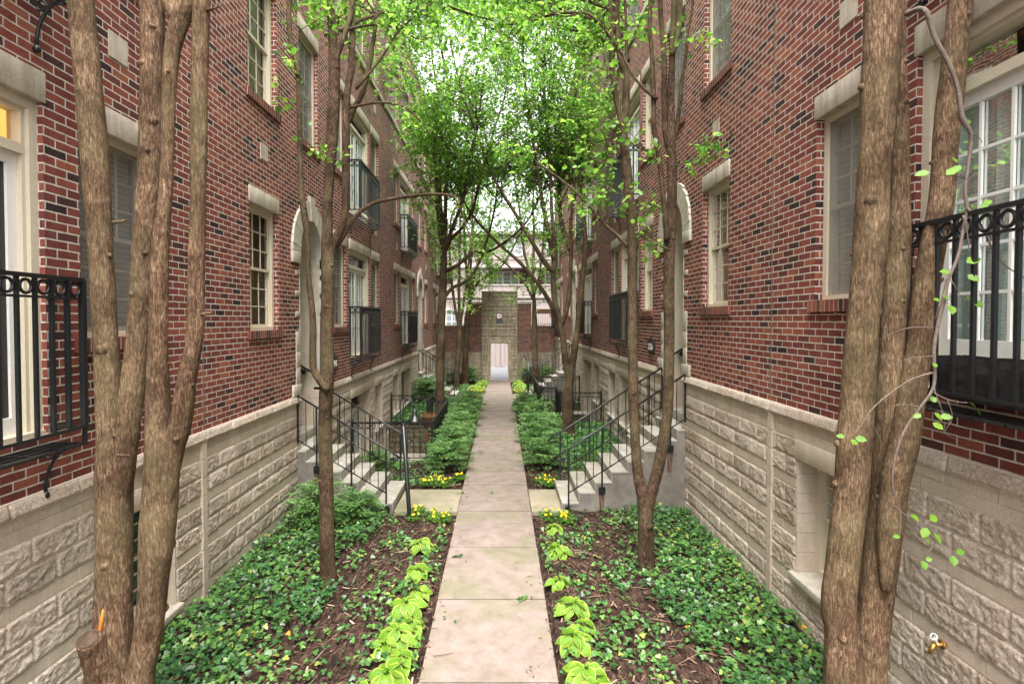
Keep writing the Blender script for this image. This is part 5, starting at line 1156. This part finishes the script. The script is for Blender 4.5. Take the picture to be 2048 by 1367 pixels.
# ------------------------------------------------------------ ivy and mulch litter
def ground_clear(x, y):
    if PX0-.05 < x < PX1+.05: return False
    if in_rects(x, y, PIT_L+PIT_R): return False
    if in_rects(x, y, [(-1.8, PX0, 8.6, 9.95), (PX1, 1.1, 8.6, 9.95), (XL, -1.7, 8.72, 9.98), (.98, XR, 8.72, 10.0), (XL, -.7, 21.5, 22.9), (.48, XR, 21.5, 22.9)]): return False
    return XL+.03 < x < XR-.03
def ivy(name, side, label):
    P, Nn, D, S, Vr = [], [], [], [], []; n = 42000
    ys = 3.2+(rng.random(n)**1.25)*24; xs = (XL+rng.random(n)*(PX0-XL)) if side < 0 else (PX1+rng.random(n)*(XR-PX1))
    for x, y in zip(xs, ys):
        if not ground_clear(x, y): continue
        e = (PX0-x) if side < 0 else (x-PX1)                 # distance from path
        c = noise.fractal(Vector((x*1.3+side*5, y*1.3, 0)), 1, 2, 4)+.45*noise.noise(Vector((x*4, y*4, 5)))
        if y < 8.7: want = .95 if e > 1.45-(.25*(y-7) if side < 0 and y > 7 else 0)+c*.6 else (.42 if c > .12 else .06)
        elif 9.9 < y < 16.2 and side > 0: want = .8 if e > .85 else .1
        elif side < 0 and 16 < y < 21: want = .9 if e > .7 else .3
        else: want = .5 if c > -.1 and e > .4 else .1
        if want < random.random(): continue
        hmax = .05+.16*max(0, min(1, want))*(.5+.5*noise.noise(Vector((x*2.5, y*2.5, 9))))
        P.append((x, y, gz(y)+.05+hmax*random.random()**.7)); Nn.append((random.gauss(0, .38), random.gauss(-.22, .38), 1)); a = random.uniform(0, 6.283); D.append((math.cos(a), math.sin(a), -.15))
        S.append(random.uniform(.028, .062)*(1 if y < 12 else 1.45)); Vr.append(min(.98, max(0, random.gauss(.5, .22)+.25*c)) if random.random() > .002 else 1.0)
    return tag(leaf_mesh(name, P, Nn, D, S, *IVYL, M['ivy'], var=np.array(Vr)), label, 'ivy', kind='stuff')
ivy('ivy', -1, 'dense green ivy covering the planting bed left of the path')
ivy('ivy', 1, 'dense green ivy covering the planting bed right of the path')
# ivy climbing the stair base, right
P = []; 
lit = ([], [], []); n = 4500
V = []; L = []; C = []
for i in range(n):
    y = 3.4+random.random()**1.3*12; x = random.uniform(XL, XR)
    if not ground_clear(x, y):
        if i % 3 or not (PX0 < x < PX1): continue
        e_ = random.random()**2.5*.35; x = PX0+e_ if random.random() < .5 else PX1-e_
    a = random.uniform(0, 6.283); l = random.uniform(.01, .05) if random.random() < .7 else random.uniform(.06, .16); w_ = random.uniform(.003, .010) if l < .06 else .0022; z = gz(y)+.055+random.uniform(0, .03)*(0 if PX0 < x < PX1 else 1); l *= .4 if PX0 < x < PX1 else 1
    d = (math.cos(a)*l, math.sin(a)*l); e = (-math.sin(a)*w_, math.cos(a)*w_); tz = random.uniform(-.01, .012); b = len(V)
    V += [(x-d[0]-e[0], y-d[1]-e[1], z-tz), (x+d[0]-e[0], y+d[1]-e[1], z+tz), (x+d[0]+e[0], y+d[1]+e[1], z+tz), (x-d[0]+e[0], y-d[1]+e[1], z-tz), (x, y, z+.006)]
    L += [b, b+1, b+4, b+1, b+2, b+4, b+2, b+3, b+4, b+3, b, b+4]; C += [3]*4
o = np_mesh('mulch_litter', V, L, C, leaf_mat('dry_litter', [(0, (.06, .035, .025)), (.5, (.15, .09, .06)), (.85, (.27, .18, .12)), (1, (.42, .33, .26))], 0), attrs=[('var', 'FACE', np.repeat(rng.random(len(C)//4), 4))])
tag(o, 'brown twigs and bark chips scattered over the planting beds', 'mulch', kind='stuff')

# ------------------------------------------------------------ hostas
def hosta_leaf_grid():
    V, Fc, rim = [], [], []; nu, nv = 9, 8
    for i in range(nu):
        t = i/(nu-1); wd = .40*math.sin(math.pi*min(1, t*.93+.07)**.72)*(1 if t < .98 else .3)+.005
        for j in range(nv+1):
            s_ = (j/nv)*2-1; x = s_*wd; z = .16*abs(s_)**1.6*wd*2-.42*t*t*.6+.10*t+.012*math.sin(j*2.9); y = t*.96-.08*(1-abs(s_))*(0 if t > .2 else 0)
            if i == 0: y -= .10*abs(s_)
            V.append((x, y, z)); rim.append(max(abs(s_), t if t > .9 else 0))
    for i in range(nu-1):
        for j in range(nv): a = i*(nv+1)+j; Fc.append((a, a+1, a+nv+2, a+nv+1))
    return V, Fc, rim
HG = hosta_leaf_grid()
def hosta(x, y, n, size, label, seed, group, mesh=None):
    random.seed(seed); t = thing('hosta', (x, y, gz(y)+.03), label=label, cat='plant', group=group)
    P, Nn, D, S = [], [], [], []; st = MB(); zb = gz(y)+.04
    n += 4
    for i in range(n):
        a = i*2.399+random.uniform(-.3, .3); r = size*(.25+.75*(i/n))*random.uniform(.7, 1.05); h = size*(1.25-.75*i/n)*random.uniform(.8, 1.15)
        q = (x+math.cos(a)*r, y+math.sin(a)*r*1.0, zb+h)
        P.append(q); D.append((math.cos(a), math.sin(a)-.15, .12)); Nn.append((math.cos(a)*.45+random.gauss(0, .15), math.sin(a)*.45-.25+random.gauss(0, .15), 1)); S.append(size*random.uniform(1.15, 1.55))
        st.tube([(x+math.cos(a)*.012, y+math.sin(a)*.012, zb-.03), (x+math.cos(a)*r*.5, y+math.sin(a)*r*.5, zb+h*.72), q], [.006, .005, .004], 5, False)
    leaf_mesh('leaves', P, Nn, D, S, HG[0], HG[1], M['hosta'], t, origin=(x, y, gz(y)+.03), rim=HG[2])
    st.build('leaf_stems', M['hosta'], t, fix=False)
GL = 'lime hostas beside the path'
def onground(pxx, pyy):
    Y = EYE*F/(pyy-640)*1.0; p = px(pxx, pyy, Y); 
    for _ in range(4): Y *= (EYE-.06)/(EYE-p.z) if EYE-p.z > .01 else 1; p = px(pxx, pyy, Y)
    return p.x, Y
lf = [(842, 1098, 10, .105), (835, 1152, 8, .10), (812, 1225, 11, .115), (795, 1283, 10, .11), (800, 1330, 6, .09), (775, 1370, 9, .11), (738, 1400, 5, .105), (838, 1192, 5, .08), (770, 1300, 5, .085), (822, 1262, 6, .085)]
names = ['farthest lime hosta of the near row left of the path', 'lime hosta left of the path, second from the post lamp', 'large lime hosta left of the path, third from the post lamp', 'large lime hosta left of the path, fourth from the post lamp', 'small lime hosta leaning onto the left edge of the path', 'lime hosta near the bottom of the photo left of the path', 'nearest lime hosta left of the path, cut by the photo bottom edge', 'small lime hosta between the second and third hostas from the post lamp', 'small lime hosta on the ivy side of the fourth left hosta', 'small lime hosta on the path side of the fourth left hosta']
for i, ((a, b_, n, sz_), nm) in enumerate(zip(lf, names)): x, y = onground(a, b_); hosta(x, y, n+1, sz_*1.05, nm, 100+i, GL)
rt = [(1108, 1062, 4, .09), (1116, 1108, 9, .105), (1118, 1172, 5, .09), (1150, 1225, 10, .105), (1150, 1290, 8, .10), (1172, 1365, 9, .115), (1135, 1215, 5, .08), (1168, 1262, 5, .08), (1195, 1395, 6, .1)]
names = ['small lime hosta right of the path next to the pansies', 'lime hosta right of the path, second from the pansies', 'sparse lime hosta right of the path, third from the pansies', 'large lime hosta right of the path, fourth from the pansies', 'upright lime hosta right of the path, fifth from the pansies', 'nearest lime hosta right of the path, cut by the photo bottom edge', 'small lime hosta on the path side of the fourth right hosta', 'small lime hosta on the ivy side of the fifth right hosta', 'lime hosta at the photo bottom on the ivy side right of the path']
for i, ((a, b_, n, sz_), nm) in enumerate(zip(rt, names)): x, y = onground(a, b_); hosta(x, y, n+1, sz_*1.05, nm, 200+i, GL)
far = [(-1.0, 23.6, 'left'), (-1.15, 24.5, 'left'), (-1.0, 25.4, 'left'), (-1.05, 26.5, 'left'), (-1.0, 27.6, 'left'), (-.95, 28.7, 'left'), (.85, 23.4, 'right'), (1.0, 24.4, 'right'), (.85, 25.5, 'right'), (1.0, 26.5, 'right'), (.85, 27.6, 'right'), (.9, 28.7, 'right')]
for i, (x, y, sd_) in enumerate(far):
    nm = ['nearest', 'second nearest', 'third nearest', 'third farthest', 'second farthest', 'farthest'][i % 6]
    hosta(x, y, 13, .17, f'{nm} pale green hosta {sd_} of the path by the stone gate', 300+i, 'pale hostas near the gate')

# ------------------------------------------------------------ pansies
random.seed(5)
def pansy_proto():
    t = thing('pansy', (0, 0, 0)); n = 130; P = rng.normal(size=(n, 3))*[.055, .055, .02]+[0, 0, .055]; a = rng.random(n)*6.28
    leaf_mesh('leaves', P, rand_unit(n)*.5+np.array([0, 0, 1]), np.stack([np.cos(a), np.sin(a), a*0+.3], 1), rng.uniform(.03, .05, n), *LEAF2, M['pansy'], t)
    for k in range(3):
        b = MB(); c = Vector((random.gauss(0, .04), random.gauss(0, .04), random.uniform(.10, .14))); st_ = MB(); st_.tube([(c.x*.4, c.y*.4, .02), tuple(c)], .002, 4)
        nrm = Vector((random.gauss(0, .3), -.8, .7)).normalized(); u = nrm.orthogonal().normalized(); v = nrm.cross(u)
        for j in range(5):
            an = j*1.257; d = u*math.cos(an)+v*math.sin(an); e = u*math.cos(an+1.57)+v*math.sin(an+1.57); r = .019
            b.quad([c, c+d*r*.6+e*r*.5+nrm*.002, c+d*r+e*r*.25, c+d*r-e*r*.25, c+d*r*.6-e*r*.5+nrm*.001])
        b.build('flower', M['petal'], t, fix=False); st_.build('flower_stem', M['pansy'], t)
    return t
protos = [pansy_proto() for _ in range(3)]; used = set()
def copy_tree(o, parent=None):
    c = o.copy(); COL.objects.link(c); c.parent = parent
    for ch in list(o.children): copy_tree(ch, c)
    return c
spots = []
for nm, x0, x1, y0, y1, n in (('behind the leaning lamp, left of the entry pad', -1.5, -.78, 9.95, 10.55, 9), ('in front of the left entry pad', -1.35, -.76, 8.22, 8.62, 7), ('behind the right entry pad', .56, .98, 9.95, 10.45, 6), ('in front of the right entry pad', .58, 1.02, 8.15, 8.6, 6), ('by the far left entry pad', -1.5, -.78, 22.9, 23.4, 7), ('by the far right entry pad', .56, 1.0, 22.9, 23.3, 4), ('at the near side of the far left pad', -1.4, -.78, 21.1, 21.45, 5)):
    for i in range(n): spots.append((random.uniform(x0, x1), random.uniform(y0, y1), nm))
for i, (x, y, nm) in enumerate(spots):
    o = protos[i] if i < 3 else copy_tree(protos[i % 3])
    o.location = (x, y, gz(y)+.035); o.rotation_euler = (0, 0, random.uniform(-.6, .6)); s_ = random.uniform(.8, 1.2)*(1 if y < 15 else 1.25); o.scale = (s_,)*3
    tag(o, 'yellow pansy in the patch '+nm, 'flower', 'yellow pansies '+nm)

# ------------------------------------------------------------ shrubs
def shrub_proto(seed, H=.62, Rd=.42, n=6500):
    random.seed(seed); r_ = np.random.default_rng(seed); t = thing('shrub', (0, 0, 0)); tw = MB(); P, D = [], []
    sprays = 105
    for i in range(sprays):
        a = random.uniform(0, 6.283); el = math.asin(random.random()**.7); rr = random.uniform(.72, 1.08)*(1+.18*math.sin(a*3+seed))
        e = Vector((math.cos(a)*math.cos(el)*Rd*rr, math.sin(a)*math.cos(el)*Rd*rr, .12+math.sin(el)*(H-.1)*rr)); m_ = e*.45+Vector((0, 0, .1))
        tw.tube([(0, 0, -.02), tuple(m_), tuple(e)], [.008, .005, .002], 4, False)
        out = Vector((e.x, e.y, .06)).normalized(); side = out.cross(Vector((0, 0, 1))).normalized()
        for k in range(n//sprays):
            t_ = random.uniform(-.15, .16); w_ = random.gauss(0, .045); q = e+out*t_+side*w_+Vector((0, 0, random.gauss(0, .012)-.18*max(0, t_)))
            P.append(tuple(q)); D.append(tuple(out*.8+side*(1 if w_ > 0 else -1)*.8+Vector((0, 0, random.uniform(-.2, .35)))))
    n = len(P); leaf_mesh('foliage', P, np.array([0, 0, 1])+rand_unit(n)*.45, D, r_.uniform(.038, .066, n), *YEWL, M['yew'], t, var=np.clip(np.repeat(r_.random(sprays), n//sprays)[:n]*.6+r_.random(n)*.4, 0, 1))
    tw.build('branches', M['bark_dark'], t, fix=False); return t
sp = [shrub_proto(s_) for s_ in (1, 2, 3)]
sh = [(-1.12, 11.0, .78, 'feathery green shrub beside the left patio fence, nearest one by the pansies'), (-1.13, 12.0, .88, 'feathery green shrub left of the path, second in the row from the pansies'), (-1.10, 13.1, .82, 'feathery green shrub left of the path, third in the row from the pansies'), (-1.12, 14.3, .85, 'feathery green shrub left of the path, fourth in the row from the pansies'), (-1.1, 15.6, .85, 'feathery green shrub left of the path, fifth in the row from the pansies'), (-1.1, 17.0, .9, 'feathery green shrub left of the path, sixth in the row from the pansies'), (-1.1, 18.6, .9, 'feathery green shrub left of the path, farthest in the row beside the fence'),
      (.90, 11.3, .75, 'feathery green shrub right of the path, nearest in the row'), (.96, 12.5, .88, 'feathery green shrub right of the path, second nearest in the row'), (1.02, 13.6, .98, 'feathery green shrub right of the path beside the thick twin-stem tree'), (1.0, 15.0, 1.02, 'dark feathery green shrub right of the path near the corner of the right patio fence'), (.88, 16.6, .9, 'feathery green shrub right of the path, second farthest in the row'), (.86, 18.4, .85, 'feathery green shrub right of the path, farthest in the row'),
      (-2.75, 8.1, .80, 'rounded dark green shrub behind the left crooked tree against the stair side'), (-2.2, 8.25, .62, 'small low shrub between the left crooked tree and the stairs'), (-2.75, 20.4, 1.2, 'dark green shrub in the corner of the far left stairs'), (-1.7, 29.3, 1.1, 'dark shrub against the end wall left of the gate'), (-2.5, 29.2, .9, 'dark shrub against the end wall in the far left corner'), (1.55, 29.2, 1.15, 'dark shrub against the end wall right of the gate'), (2.4, 28.9, 1.1, 'dark shrub against the end wall in the far right corner'), (-2.6, 11.2, .55, 'light green shrub behind the left stair rail below the wall')]
for i, (x, y, s_, lab) in enumerate(sh):
    o = sp[i] if i < 3 else copy_tree(sp[i % 3])
    o.location = (x, y, gz(y)+.02); o.rotation_euler = (0, 0, i*1.7); o.scale = (s_*1.12, s_*1.12, s_*1.18); tag(o, lab, 'shrub', 'feathery green shrubs')
# ------------------------------------------------------------ fallen sprigs on the path
random.seed(11)
for i, (a, b_, lab) in enumerate([(1047, 1196, 'fallen green leaf sprig near the front edge of a path slab on the right'), (915, 1112, 'fallen green leaves at the left end of a path joint'), (925, 985, 'fallen green leaves at the left path edge by the entry pad'), (982, 984, 'fallen leaf pair in the middle of the path'), (1035, 975, 'single dark fallen leaf near the right path edge'), (1003, 938, 'small fallen leaf sprig far up the path'), (906, 1236, 'single fallen leaf on the nearest path slab at left'), (962, 905, 'fallen leaf bits by the left shrubs')]):
    x, y = onground(a, b_); n = (16, 12, 10, 6, 3, 5, 2, 5)[i]; P = np.stack([x+rng.normal(size=n)*.035, y+rng.normal(size=n)*.02, np.full(n, .062)+rng.random(n)*.012], 1); an = rng.random(n)*6.28
    t = thing('fallen_leaves', (x, y, .055), label=lab, cat='leaves', group='fallen leaves on the path')
    leaf_mesh('leaves', P, rand_unit(n)*.35+np.array([0, 0, 1]), np.stack([np.cos(an), np.sin(an), an*0], 1), rng.uniform(.03, .055, n), *LEAF, M['ivy'], t, origin=(x, y, .055))
st_ = thing('fallen_twig', (-.5, 5.0, .055), label='thin dark twig lying on the nearest path slab at the left edge', cat='twig')
b = MB(); x0, y0 = onground(866, 1311); x1, y1 = onground(906, 1305); b.tube([(x0, y0, .062), ((x0+x1)/2, (y0+y1)/2-.012, .064), (x1, y1, .062)], [.0035, .003, .002], 5); b.build('twig_stem', M['bark_dark'], st_)
